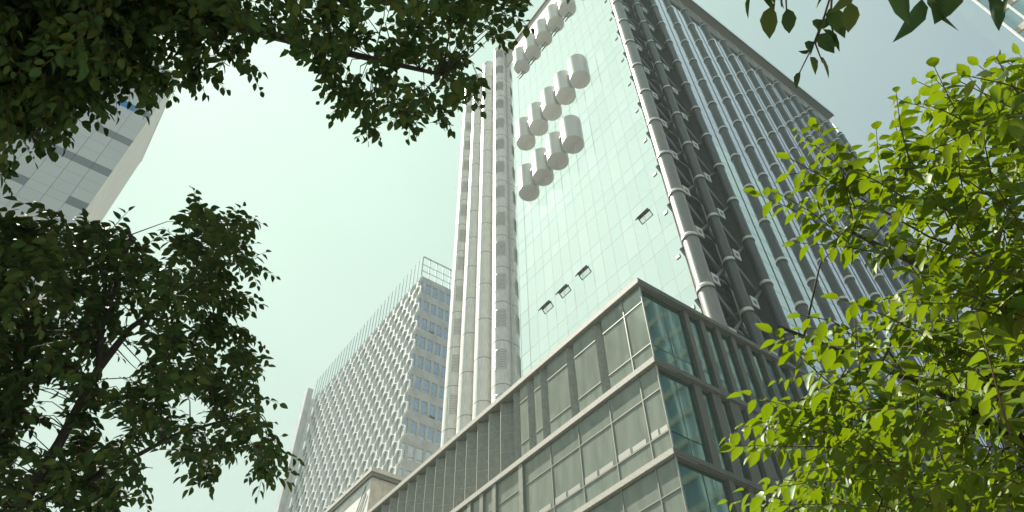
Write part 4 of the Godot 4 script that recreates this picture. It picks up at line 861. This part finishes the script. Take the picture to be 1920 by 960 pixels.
	tree("spreading_tree", "dark leafy tree with a forked bare limb beside the white office block",
		v3([[-0.7, 0, -7.0], [-0.6, 1.6, -6.9], [-0.35, 3.2, -6.5], [-0.08, 4.22, -6.06]]), [0.17, 0.14, 0.10, 0.055],
		[{"pts": v3([[-0.08, 4.22, -6.06], [-0.04, 4.7, -5.83], [-0.04, 5.17, -5.43], [-0.15, 5.39, -5.28], [-0.3, 6.2, -5.0]]), "r0": 0.05, "r1": 0.012},
		 {"pts": v3([[-0.04, 5.17, -5.43], [0.03, 5.53, -5.3], [0.3, 5.95, -5.0]]), "r0": 0.035, "r1": 0.01},
		 {"pts": v3([[-0.08, 4.22, -6.06], [0.3, 4.5, -5.8], [0.69, 4.85, -5.47], [1.18, 5.12, -5.21]]), "r0": 0.03, "r1": 0.008},
		 {"pts": v3([[-0.35, 3.2, -6.5], [-1.0, 4.8, -6.2], [-1.6, 6.2, -5.6]]), "r0": 0.06, "r1": 0.015}],  # widest clumps are unseen, added so the crown stays in shade
		PackedFloat32Array([-0.51,6.03,-5.17,0.20,-0.81,5.08,-5.26,0.18,0.56,5.01,-4.72,0.15,-0.65,5.39,-4.62,0.17,-0.44,5.32,-4.90,0.14,-1.40,5.53,-5.38,0.20,-0.24,5.86,-5.47,0.17,0.29,4.69,-5.92,0.17,0.02,4.26,-5.24,0.20,-0.39,3.96,-5.66,0.18,-1.18,5.19,-5.68,0.19,1.28,4.53,-4.96,0.14,-0.14,5.32,-5.36,0.14,-0.58,4.89,-5.63,0.15,0.51,5.78,-5.14,0.20,-1.06,5.30,-5.29,0.15,-0.86,4.50,-5.40,0.14,-0.96,5.53,-4.86,0.16,1.05,4.89,-5.48,0.20,-0.70,4.30,-5.30,0.16,-0.16,4.12,-5.48,0.14,-0.51,4.91,-5.36,0.19,0.23,4.41,-5.78,0.16,0.50,6.43,-4.85,0.18,-1.25,5.49,-5.19,0.17,-0.44,4.10,-6.33,0.19,0.16,5.42,-4.40,0.19,-0.64,4.84,-5.22,0.15,-0.88,5.44,-5.24,0.19,-1.16,5.69,-5.47,0.16,-0.07,6.02,-5.43,0.16,0.42,5.39,-5.74,0.15,-0.03,5.74,-4.70,0.16,-1.22,5.77,-5.10,0.19,0.51,5.17,-5.71,0.17,-0.89,4.94,-5.94,0.15,-0.72,4.89,-5.79,0.14,1.03,5.31,-5.13,0.16,0.80,5.83,-5.24,0.20,-0.13,4.36,-6.35,0.16,0.32,5.26,-4.99,0.17,-0.58,4.10,-6.02,0.16,1.12,4.97,-5.24,0.20,0.09,6.23,-4.57,0.19,-0.50,5.36,-4.70,0.17,-0.35,4.38,-5.93,0.18,-1.04,5.04,-5.19,0.15,0.72,4.87,-5.33,0.14,-0.33,6.23,-5.12,0.16,-0.19,5.68,-4.70,0.17,0.42,6.65,-4.80,0.18,-0.73,4.32,-5.94,0.15,-0.44,4.53,-5.93,0.15,0.16,5.40,-4.64,0.18,0.41,4.35,-5.65,0.18,1.04,4.90,-4.83,0.15,0.03,3.95,-5.38,0.17,-0.04,5.00,-5.57,0.17,-0.36,5.01,-5.44,0.19,0.41,4.43,-5.35,0.19,0.26,4.27,-6.19,0.15,-0.57,4.31,-5.97,0.14,-0.53,5.25,-5.55,0.17,0.52,5.58,-5.17,0.15,0.82,4.59,-5.15,0.17,0.36,5.74,-4.83,0.20,0.82,5.25,-5.10,0.14,-0.55,4.68,-5.90,0.20,-0.90,5.09,-5.47,0.20,-0.56,5.57,-5.64,0.15,-0.75,5.71,-4.75,0.17,-0.38,4.73,-5.74,0.16,0.26,5.29,-5.73,0.14,-0.37,5.90,-5.22,0.20,-0.24,5.56,-5.40,0.16,-0.23,5.32,-5.77,0.15,1.47,5.05,-5.45,0.17,-0.98,4.99,-5.68,0.15,0.35,4.48,-5.10,0.15,-0.64,4.49,-5.41,0.20,-0.01,5.45,-5.26,0.14,0.24,4.69,-5.07,0.14,0.36,4.47,-6.20,0.18,-0.94,5.77,-4.86,0.18,-1.41,5.40,-4.98,0.15,-1.33,5.51,-5.59,0.19,-0.49,3.73,-5.50,0.16,-1.19,5.16,-4.52,0.18,-0.79,4.77,-5.24,0.20,-0.72,5.27,-4.73,0.17,0.04,4.78,-5.50,0.14,-0.27,4.35,-6.39,0.15,0.09,4.40,-5.88,0.17,0.90,5.43,-5.01,0.15,-0.28,4.54,-5.79,0.17,0.51,6.23,-5.08,0.15,-1.14,5.08,-5.88,0.18,0.41,4.98,-4.84,0.14,0.34,5.93,-4.54,0.19,0.45,4.19,-5.86,0.15,-0.43,4.81,-5.47,0.19,-0.83,4.54,-6.09,0.18,-0.65,4.36,-5.76,0.18,-0.67,5.02,-4.76,0.19,0.94,5.31,-5.74,0.14,-0.31,5.09,-5.13,0.20,0.13,5.63,-5.33,0.20,0.09,6.15,-4.76,0.16,0.66,5.96,-5.04,0.18,-0.46,5.87,-4.71,0.18,-0.95,5.56,-5.14,0.16,0.55,4.86,-4.79,0.16,-0.05,4.85,-5.05,0.16,-0.04,4.47,-6.13,0.20,-0.16,4.25,-6.48,0.18,1.03,4.71,-5.55,0.15,0.32,5.33,-4.81,0.14,0.10,4.84,-5.99,0.15,-0.88,5.12,-5.07,0.18,-0.52,4.74,-5.70,0.15,-0.83,5.60,-4.91,0.17,0.43,4.63,-5.12,0.18,-0.98,5.15,-4.52,0.15,-0.53,4.51,-6.12,0.17,1.02,5.47,-5.65,0.20,-0.65,4.66,-6.08,0.16,0.30,5.38,-5.45,0.14,0.26,5.97,-4.33,0.20,-0.59,4.84,-5.87,0.15,-1.38,5.69,-5.93,0.16,-0.79,4.66,-6.52,0.21,1.03,5.24,-6.24,0.21,-1.01,4.98,-5.59,0.19,-0.68,6.20,-5.46,0.18,-0.23,5.48,-5.15,0.18,-0.87,4.74,-6.10,0.20,-0.44,4.73,-6.01,0.15,-1.05,5.50,-5.58,0.15,-0.85,5.31,-5.85,0.15,-1.13,5.83,-5.53,0.19,0.55,4.69,-6.58,0.16,0.18,4.56,-6.52,0.15,0.46,5.94,-5.03,0.17,-0.59,4.45,-5.79,0.17,-0.28,4.23,-6.13,0.20,0.66,5.75,-5.16,0.16,0.32,4.70,-6.27,0.19,-0.44,3.99,-5.94,0.19,0.38,6.25,-4.97,0.21,0.25,6.31,-4.68,0.21,-1.14,5.38,-5.77,0.21,1.08,5.96,-5.78,0.18,0.64,5.58,-5.76,0.19,0.20,5.82,-5.01,0.18,0.34,5.07,-5.67,0.18,-0.38,5.48,-6.02,0.18,0.35,5.57,-5.10,0.17,0.44,5.58,-6.05,0.20,-0.58,4.62,-6.62,0.16,-0.77,4.72,-5.63,0.15,-0.47,5.06,-5.79,0.19,-0.52,6.05,-4.95,0.18,-0.93,4.69,-5.55,0.18,-1.48,5.88,-5.70,0.16,-0.63,5.51,-5.53,0.21,-0.40,4.98,-6.07,0.18,-0.45,4.72,-6.51,0.19,-0.85,5.59,-5.42,0.17,-0.25,5.42,-5.44,0.16,1.14,5.28,-5.70,0.17,-0.24,6.16,-5.21,0.19,-1.02,5.73,-4.96,0.17,-0.59,5.38,-5.80,0.18,-1.29,5.79,-5.17,0.16,0.55,6.12,-4.64,0.15,0.09,4.59,-6.09,0.21,1.53,5.16,-5.82,0.19,0.62,5.33,-6.16,0.16,-0.72,4.46,-6.59,0.16,0.93,5.56,-5.76,0.21,-0.48,5.57,-5.19,0.21,0.01,4.34,-6.43,0.17,-0.81,5.72,-4.90,0.21,0.10,4.87,-6.16,0.18,0.07,4.90,-5.49,0.16,-0.31,6.07,-5.52,0.21,0.43,4.26,-6.08,0.16,-0.06,5.78,-5.04,0.17,-0.71,5.29,-6.20,0.16,0.11,6.05,-4.69,0.21,0.37,4.65,-5.66,0.20,-0.55,4.92,-7.62,0.21,-0.48,4.59,-7.52,0.16,-0.64,6.22,-6.88,0.18,0.45,6.54,-5.51,0.17,1.25,6.26,-6.61,0.17,-0.82,5.28,-6.42,0.22,1.21,5.55,-6.68,0.21,-1.48,6.49,-6.54,0.17,-0.54,5.49,-7.36,0.21,-0.28,4.57,-7.16,0.21,-1.75,6.49,-6.25,0.20,-1.25,6.51,-6.04,0.21,0.31,5.84,-6.72,0.18,-0.21,6.92,-6.32,0.19,-0.98,5.10,-7.14,0.15,0.28,4.89,-6.64,0.16,0.06,4.86,-6.88,0.15,-1.60,6.32,-6.68,0.19,-0.39,4.89,-6.93,0.17,-1.22,5.47,-6.59,0.19,-1.19,5.59,-6.12,0.18,-0.60,5.75,-6.91,0.20,-1.18,6.40,-6.45,0.16,-0.88,6.59,-6.25,0.18,-0.84,5.00,-7.46,0.15,-0.24,6.51,-6.50,0.16,0.12,7.07,-5.41,0.20,-0.58,6.80,-6.25,0.17,-0.75,4.99,-6.70,0.19,0.49,7.56,-5.85,0.18,-1.03,6.38,-5.64,0.20,0.09,5.13,-6.63,0.19,-1.04,5.60,-6.41,0.16,0.45,4.92,-7.47,0.16,-0.52,6.46,-6.70,0.16,0.66,6.22,-5.78,0.18,0.61,5.99,-6.31,0.19,0.11,7.01,-6.27,0.21,-0.22,5.94,-6.27,0.20,-0.77,6.53,-5.76,0.20,-1.17,5.49,-7.33,0.21,1.71,5.68,-6.64,0.20,1.49,5.88,-6.55,0.17,-0.65,5.16,-7.50,0.17,-0.16,4.83,-7.29,0.18,0.61,4.92,-6.80,0.20,-0.85,5.75,-6.69,0.18,0.93,6.30,-6.62,0.18,0.49,5.45,-7.34,0.18,0.53,5.44,-6.33,0.15,0.76,6.82,-6.02,0.18,-0.71,4.55,-6.96,0.20,0.18,4.53,-6.81,0.18,1.07,6.19,-6.03,0.19,-1.45,6.35,-5.91,0.16,0.68,6.90,-5.49,0.20,0.03,5.58,-6.47,0.18,-1.27,6.12,-6.47,0.17,0.39,6.87,-6.40,0.19,0.20,7.13,-5.98,0.15,-0.36,6.02,-6.85,0.14,-0.39,6.88,-5.90,0.17,0.93,5.73,-6.90,0.19,0.41,6.12,-5.97,0.15,-0.63,6.71,-6.57,0.21,-0.99,5.70,-6.09,0.19,-0.96,5.13,-6.14,0.25,-0.68,4.98,-5.71,0.21,-0.91,5.55,-7.59,0.23,-0.83,4.79,-7.26,0.23,-0.53,4.48,-6.33,0.19,-1.70,6.66,-7.00,0.23,-0.48,4.94,-5.87,0.21,-0.53,4.64,-7.65,0.19,-1.49,6.57,-6.32,0.24,-0.56,5.32,-7.37,0.18,-1.12,5.40,-7.26,0.25,-0.95,6.13,-6.08,0.23,-1.04,7.00,-6.84,0.20,-0.41,5.34,-7.94,0.25,-1.42,6.11,-6.75,0.21,-0.79,5.66,-7.38,0.21,-0.94,5.11,-7.08,0.23,-1.02,5.33,-6.04,0.21,-0.26,4.24,-6.35,0.21,-0.67,5.60,-6.12,0.22,-1.08,5.63,-5.49,0.25,-1.15,6.21,-6.62,0.23,-0.78,4.98,-5.17,0.23,-1.08,6.02,-5.46,0.18,-0.67,6.48,-6.47,0.25,-0.75,5.85,-6.05,0.26,-1.14,5.04,-5.55,0.23,-0.53,5.03,-5.65,0.18,-1.92,6.86,-6.96,0.19,-1.06,4.92,-5.76,0.18,-0.58,4.06,-5.96,0.24,-0.52,4.80,-7.52,0.22,-0.69,4.49,-6.19,0.21,-0.63,4.77,-6.46,0.25,-1.68,6.30,-6.87,0.20,-0.53,5.79,-7.86,0.19,-1.29,6.09,-4.81,0.13,-1.40,6.03,-5.16,0.10,-1.54,6.21,-4.77,0.12,-1.43,5.09,-6.38,0.30,-1.59,5.32,-6.64,0.30,-2.18,5.44,-7.19,0.30,-1.66,6.10,-8.13,0.30,-1.43,5.96,-8.08,0.30,-0.67,4.69,-8.42,0.30,-1.55,5.63,-7.00,0.30,-0.93,4.10,-6.79,0.30,-1.71,5.45,-4.96,0.30,-2.41,6.38,-6.33,0.30,-2.26,6.63,-7.63,0.30,-1.81,4.84,-5.88,0.30,-1.87,5.45,-6.05,0.30,-1.94,5.34,-6.30,0.30,-1.40,4.94,-7.43,0.30,-0.93,4.01,-6.18,0.30,-1.25,4.70,-5.59,0.30,-1.33,4.49,-8.35,0.30,-1.40,4.12,-7.69,0.30,-1.48,6.01,-7.30,0.30,-0.88,4.32,-7.36,0.30,-1.82,5.20,-6.21,0.30,-1.05,4.94,-8.63,0.30,-1.29,5.00,-8.52,0.30]), [],
		{"twigs": 6, "reach": 1.2, "sag": 0.1, "leaf": 0.108, "step": 0.038, "droop": 0.4, "wide": 0.30, "mats": deep})
	tree("sunlit_tree", "sunlit yellow green tree with long drooping sprays before the pipe columns",
		v3([[4.4, 0, -0.3], [4.3, 1.2, -0.35], [4.1, 2.4, -0.45], [3.9, 3.6, -0.6]]), [0.14, 0.12, 0.1, 0.06],
		[{"pts": v3([[4.1, 2.4, -0.45], [3.6, 3.2, -0.8], [3.2, 3.6, -1.0], [2.6, 3.9, -1.3]]), "r0": 0.035, "r1": 0.008},
		 {"pts": v3([[3.9, 3.6, -0.6], [3.5, 4.2, -0.7], [3.0, 4.5, -0.9]]), "r0": 0.04, "r1": 0.01},
		 {"pts": v3([[4.2, 1.9, -0.4], [3.6, 2.5, -1.0], [2.9, 2.9, -1.5]]), "r0": 0.035, "r1": 0.008}],
		PackedFloat32Array([2.86,3.24,-1.34,0.11,2.84,4.00,-0.62,0.14,3.07,2.89,-0.79,0.13,2.55,3.56,-0.40,0.11,2.78,3.73,-0.22,0.10,2.76,2.96,-0.80,0.11,3.00,3.54,-1.40,0.10,2.52,4.06,-0.29,0.10,2.19,3.65,0.13,0.12,2.64,3.08,-1.09,0.12,3.13,3.33,-0.99,0.13,2.57,3.08,-0.91,0.14,2.47,3.70,-0.06,0.11,2.64,3.48,-0.54,0.11,3.08,3.15,-1.37,0.11,3.05,3.84,-0.14,0.14,3.15,3.25,-1.56,0.12,2.68,3.37,-0.21,0.11,2.75,2.92,-1.08,0.10,2.96,3.53,-0.62,0.13,2.54,3.96,-0.07,0.11,3.24,3.48,-0.59,0.11,2.51,3.64,-0.29,0.14,2.42,3.99,-0.69,0.10,3.01,3.20,-0.77,0.11,3.22,3.10,-0.72,0.12,2.54,3.39,-0.35,0.11,2.68,4.33,-0.59,0.13,2.52,3.21,-0.40,0.14,2.40,3.83,-0.17,0.10,2.70,3.93,-0.46,0.14,3.26,3.33,-0.68,0.10,2.29,3.75,-0.41,0.10,2.17,3.73,0.05,0.13,2.59,3.13,-0.65,0.12,2.51,3.25,-0.30,0.13,2.49,4.12,-0.14,0.13,2.70,3.48,-1.16,0.13,2.63,3.26,-0.91,0.11,3.38,3.31,-0.61,0.13,2.63,3.07,-0.39,0.12,2.83,3.51,-0.75,0.11,3.03,3.34,-1.60,0.10,2.95,3.03,-1.01,0.14,2.51,3.60,-0.03,0.12,2.98,3.45,-0.86,0.12,2.40,3.76,-0.30,0.11,2.91,2.89,-0.84,0.14,3.36,3.09,-1.20,0.12,2.60,3.18,-0.29,0.11,2.85,4.02,0.07,0.12,2.76,4.11,-0.68,0.13,3.15,2.95,-0.69,0.14,2.79,3.75,-0.66,0.10,2.94,4.08,-0.20,0.14,2.83,3.09,-1.60,0.14,2.57,3.19,-1.04,0.10,2.31,4.11,-0.61,0.11,3.11,3.25,-1.11,0.12,2.91,3.55,-1.52,0.11,3.38,2.93,-0.81,0.13,2.41,3.79,0.03,0.14,2.49,4.12,-0.41,0.13,2.73,3.49,-1.01,0.14,2.82,4.25,0.05,0.17,3.03,4.41,-0.66,0.17,3.33,3.10,-1.23,0.15,3.07,3.76,-0.41,0.14,2.92,4.55,-0.18,0.17,3.34,3.58,-1.84,0.15,3.52,3.99,-1.34,0.14,3.46,3.88,-0.92,0.13,3.80,3.36,-0.74,0.17,3.25,3.50,-1.11,0.17,2.70,4.35,-0.40,0.14,3.36,3.58,-0.84,0.15,3.46,3.20,-1.13,0.13,4.11,4.24,-0.71,0.17,3.10,4.41,-0.28,0.14,3.66,3.74,-0.46,0.16,3.90,3.64,-0.70,0.12,3.68,3.44,-1.45,0.14,3.88,3.79,-1.13,0.16,3.12,4.35,0.15,0.18,4.03,3.30,-1.00,0.14,3.83,4.78,-0.09,0.13,3.60,3.13,-1.13,0.14,3.73,3.54,-1.83,0.15,3.26,3.80,-0.30,0.16,3.76,4.06,-1.79,0.17,3.67,3.46,-0.90,0.14,3.46,4.18,-0.25,0.17,3.71,3.57,-2.15,0.17,3.37,3.61,-1.53,0.13,3.19,3.11,-1.38,0.16,3.38,4.98,-0.90,0.14,3.80,3.99,-1.51,0.15,3.28,4.65,0.29,0.17,3.70,4.92,-0.11,0.13,2.96,4.09,-0.61,0.15,3.56,3.68,-0.67,0.17,3.04,3.92,-0.41,0.17,3.10,3.53,-0.94,0.13,3.65,3.88,-0.80,0.18,2.96,4.03,-0.41,0.15,3.57,4.05,-0.76,0.14,3.82,4.45,-0.12,0.15,2.87,3.98,-0.23,0.13,3.32,3.28,-1.13,0.14,4.03,3.76,-1.76,0.12,2.62,4.13,-0.86,0.16,3.40,4.74,-0.52,0.13,3.82,4.45,-0.95,0.15,2.73,4.29,-0.06,0.13,3.91,3.15,-1.10,0.17,4.24,3.92,-0.93,0.16,3.10,4.70,0.17,0.15,2.64,4.34,-0.56,0.18,3.58,3.26,-0.98,0.15,4.23,3.22,-1.04,0.15,3.77,4.27,-1.66,0.17,3.60,4.44,0.01,0.14,3.97,4.13,-0.53,0.12,3.96,3.60,-1.14,0.17,3.51,3.62,-1.42,0.13,3.43,4.27,-0.61,0.17,3.30,5.19,-0.87,0.15,2.99,3.68,-1.58,0.14,3.80,4.33,-0.67,0.15,3.39,4.25,-1.35,0.14,3.27,3.89,-0.19,0.14,3.89,3.43,-0.89,0.17,3.61,3.36,-0.73,0.20,4.42,4.44,-0.71,0.17,3.02,4.38,0.06,0.17,3.31,4.38,-0.30,0.17,4.02,3.98,-0.59,0.14,4.21,4.20,-1.60,0.18,4.44,4.08,-1.59,0.20,3.60,3.54,-0.76,0.14,3.75,4.54,-0.53,0.16,3.58,3.37,-0.89,0.18,4.48,3.73,-1.30,0.16,4.55,3.89,-1.62,0.19,3.39,4.09,-0.36,0.19,4.62,3.55,-1.41,0.16,3.65,3.22,-0.81,0.18,3.79,4.56,-0.28,0.16,3.29,3.38,-0.91,0.19,4.29,3.69,-1.73,0.20,3.95,5.22,-0.14,0.14,3.94,4.01,-1.25,0.15,3.31,3.35,-1.47,0.20,3.39,3.26,-1.63,0.14,3.48,2.96,-0.88,0.18,3.28,4.26,-0.12,0.19,3.70,4.38,-0.14,0.17,4.23,4.31,-0.42,0.20,3.88,3.81,-0.70,0.16,4.05,4.51,-0.66,0.18,3.47,4.49,0.11,0.17,3.54,3.49,-0.53,0.19,3.41,3.57,-0.81,0.15,3.82,3.35,-1.31,0.16,3.82,3.89,-1.03,0.20,3.32,4.19,-0.01,0.19,3.41,3.10,-0.92,0.15,3.58,3.64,-1.51,0.14,3.88,5.16,-0.35,0.20,2.90,4.45,0.06,0.15,4.15,4.50,-0.24,0.20,3.33,3.71,-0.75,0.19,3.23,4.59,0.26,0.17,3.63,5.16,-0.14,0.19,3.94,4.24,-0.78,0.14,4.50,3.95,-1.43,0.18,3.45,3.17,-1.33,0.16,4.04,5.11,-0.06,0.18,3.19,4.67,0.18,0.15,3.91,3.38,-1.67,0.19,3.51,4.00,-0.46,0.17,3.87,5.03,0.18,0.20,4.32,4.58,-0.41,0.14,4.02,3.32,-1.46,0.15,3.67,3.55,-1.44,0.19,3.96,4.95,-0.51,0.14,4.39,4.09,-1.39,0.17,4.39,4.21,-0.49,0.15,3.52,2.83,-0.83,0.22,3.88,3.76,-0.05,0.22,2.94,2.62,-0.80,0.22,4.57,3.02,-1.32,0.22,3.33,3.62,-0.43,0.22,4.24,3.00,-0.82,0.22,2.89,3.25,-0.38,0.22,3.75,3.14,-0.63,0.22,4.28,4.19,0.03,0.22,4.55,3.37,-1.03,0.22,3.85,3.78,0.22,0.22,3.44,2.66,-0.53,0.22,3.03,2.73,-0.33,0.22,3.87,3.63,-0.57,0.22,2.99,3.43,-0.12,0.22,4.91,3.26,-1.15,0.22,4.24,4.44,0.02,0.22,3.47,3.23,-0.37,0.22,4.14,4.68,0.09,0.22,3.57,3.03,-0.30,0.22]), [v3([[2.73, 3.17, -1.13],[2.58, 3.25, -1.36],[2.39, 3.32, -1.61]]),
		v3([[2.83, 3.32, -1.13],[2.47, 3.36, -1.29],[2.31, 3.46, -1.44]]),
		v3([[2.82, 3.48, -1.22],[2.53, 3.54, -1.19],[2.36, 3.71, -1.23]]),
		v3([[2.91, 3.17, -1.29],[2.66, 3.12, -1.36],[2.54, 3.14, -1.55]]),
		v3([[2.82, 3.01, -1.27],[2.64, 3.02, -1.39],[2.52, 3.05, -1.55]]),
		v3([[3.30, 3.99, -0.44],[2.70, 3.92, -0.54],[2.47, 4.14, -0.64],[2.20, 4.35, -0.74]]),
		v3([[2.75, 3.98, -0.71],[2.48, 3.94, -0.79],[2.34, 4.03, -0.95]]),
		v3([[2.98, 3.64, -0.81],[2.68, 3.68, -0.86],[2.55, 3.80, -0.96]]),
		v3([[2.85, 4.36, -0.54],[2.63, 4.31, -0.42],[2.54, 4.40, -0.34]]),
		v3([[2.87, 4.24, 0.00],[2.62, 4.21, -0.12],[2.53, 4.29, -0.21]]),
		v3([[2.77, 4.20, 0.10],[2.66, 4.31, 0.08],[2.67, 4.30, -0.05]]),
		v3([[2.34, 2.80, -0.60],[2.19, 2.91, -0.51],[2.10, 3.07, -0.43]]),
		v3([[2.59, 3.35, -1.07],[2.53, 3.48, -0.98],[2.46, 3.60, -0.90]]),
		v3([[2.92, 3.59, -0.69],[2.67, 3.55, -0.81],[2.55, 3.63, -0.98]]),
		v3([[2.50, 3.21, -0.39],[2.41, 3.32, -0.47],[2.26, 3.48, -0.58]]),
		v3([[2.46, 3.29, -0.30],[2.33, 3.45, -0.42],[2.17, 3.59, -0.55]]),
		v3([[2.61, 4.17, -0.50],[2.37, 4.11, -0.56],[2.26, 4.17, -0.74]]),
		v3([[2.74, 3.53, -1.03],[2.57, 3.70, -1.11],[2.46, 3.73, -1.29]]),
		v3([[2.86, 4.23, -0.33],[2.64, 4.18, -0.27],[2.51, 4.29, -0.35]]),
		v3([[2.32, 3.15, -0.78],[2.22, 3.26, -0.83],[2.15, 3.31, -0.95]]),
		v3([[2.41, 2.95, -0.48],[2.37, 2.96, -0.59],[2.30, 3.04, -0.69]]),
		v3([[2.45, 2.96, -0.75],[2.36, 3.06, -0.84],[2.28, 3.09, -1.00]]),
		v3([[2.85, 3.34, -1.04],[2.61, 3.42, -1.20],[2.45, 3.47, -1.43]]),
		v3([[2.85, 3.20, -1.25],[2.68, 3.20, -1.35],[2.59, 3.25, -1.45]]),
		v3([[2.79, 3.63, -1.01],[2.50, 3.67, -1.01],[2.42, 3.73, -1.10]]),
		v3([[2.42, 4.31, -0.68],[2.23, 4.21, -0.69],[2.18, 4.23, -0.77]]),
		v3([[2.84, 3.27, -1.19],[2.50, 3.30, -1.33],[2.40, 3.35, -1.43]]),
		v3([[3.14, 3.80, -0.73],[3.08, 3.89, -0.67],[3.03, 3.97, -0.61]])],
		{"twigs": 2, "reach": 0.5, "spray": 0.9, "long": 1.9, "lean": Vector3(-0.9, 0.15, -0.5), "neat": 0.25, "sag": 0.1, "leaf": 0.108, "step": 0.033, "droop": 0.75, "wide": 0.27, "mats": bright})
	tree("nearby_tree", "near dark tree of which only broad leaf sprigs hang down into the open sky",
		v3([[2.6, 0, 2.9], [2.5, 1.6, 2.8], [2.3, 3.0, 2.5], [2.0, 4.0, 2.0]]), [0.13, 0.11, 0.09, 0.06],
		[{"pts": v3([[2.0, 4.0, 2.0], [1.6, 4.0, 1.0], [1.3, 3.8, 0.3], [1.1, 3.6, -0.05]]), "r0": 0.03, "r1": 0.006}],
		PackedFloat32Array([]), [v3([[0.70, 3.04, -0.06],[0.72, 3.02, -0.12],[0.75, 3.00, -0.18]]),
		v3([[0.71, 2.98, -0.05],[0.73, 2.96, -0.10],[0.76, 2.94, -0.15]]),
		v3([[0.72, 3.03, -0.09],[0.77, 3.00, -0.10],[0.81, 2.97, -0.14]]),
		v3([[1.08, 3.40, -0.03],[1.13, 3.36, -0.13],[1.16, 3.34, -0.20],[1.18, 3.31, -0.28]]),
		v3([[1.10, 3.39, -0.07],[1.15, 3.35, -0.13],[1.20, 3.32, -0.16]]),
		v3([[1.13, 3.36, -0.13],[1.16, 3.34, -0.19],[1.20, 3.31, -0.21]]),
		v3([[1.04, 3.31, -0.00],[1.08, 3.28, -0.04],[1.10, 3.27, -0.07]]),
		v3([[0.70, 2.64, 0.06],[0.71, 2.63, 0.03],[0.72, 2.62, 0.01]]),
		v3([[0.71, 2.62, 0.08],[0.73, 2.61, 0.05],[0.74, 2.61, 0.03]]),
		v3([[0.74, 2.60, 0.11],[0.75, 2.60, 0.07],[0.76, 2.59, 0.06]]),
		v3([[0.79, 2.63, 0.12],[0.81, 2.62, 0.09],[0.83, 2.60, 0.08]]),
		v3([[0.70, 4.04, -0.59],[0.77, 4.00, -0.63],[0.80, 3.99, -0.62]])],
		{"twigs": 3, "reach": 1.0, "curl": 2.4, "neat": 0.9, "sag": 0.3, "leaf": 0.080, "step": 0.034, "droop": 0.9, "wide": 0.27, "mats": deep})

# ------------------------------------------------------------------
func _ready() -> void:
	rng.seed = 20240611
	# camera
	cam = Camera3D.new(); cam.name = "camera"
	cam.basis = Basis(Vector3.UP, deg_to_rad(-36.775)) * Basis(Vector3.RIGHT, deg_to_rad(47.777)) * Basis(Vector3.BACK, deg_to_rad(-1.33))
	cam.position = eye
	cam.fov = 40.06; cam.near = 0.05; cam.far = 4000
	add_child(cam)
	# sun: high, ahead and to the left, just out of the frame
	var az := deg_to_rad(-20.0)
	var el := deg_to_rad(58.0)
	sun_dir = Vector3(sin(az) * cos(el), sin(el), -cos(az) * cos(el))
	make_sky()
	var sun := DirectionalLight3D.new(); sun.name = "sun"
	sun.light_energy = 1.6; sun.light_angular_distance = 0.6; sun.light_color = Color(1.0, 0.975, 0.92)
	sun.shadow_enabled = true
	add_child(sun)
	sun.look_at_from_position(sun_dir * 50.0, Vector3.ZERO, Vector3.RIGHT)
	make_materials()
	# ground and street
	structure("ground", Vector3(-1500, -0.5, -1500), Vector3(1500, -0.13, 1500), M.asphalt)
	structure("pavement", Vector3(-60, -0.126, -46), Vector3(16.9, 0.0, 14), M.paving)
	structure("pavement_street", Vector3(17.0, -0.126, -13.4), Vector3(120, 0.0, -8.5), M.paving)
	for k in 12: structure("road_marking", Vector3(20 + 8 * k, -0.126, -2.1), Vector3(24 + 8 * k, -0.122, -1.95), M.paint)
	tower()
	podium()
	white_block()
	annex()
	panel_block()
	corner_tower()
	trees()
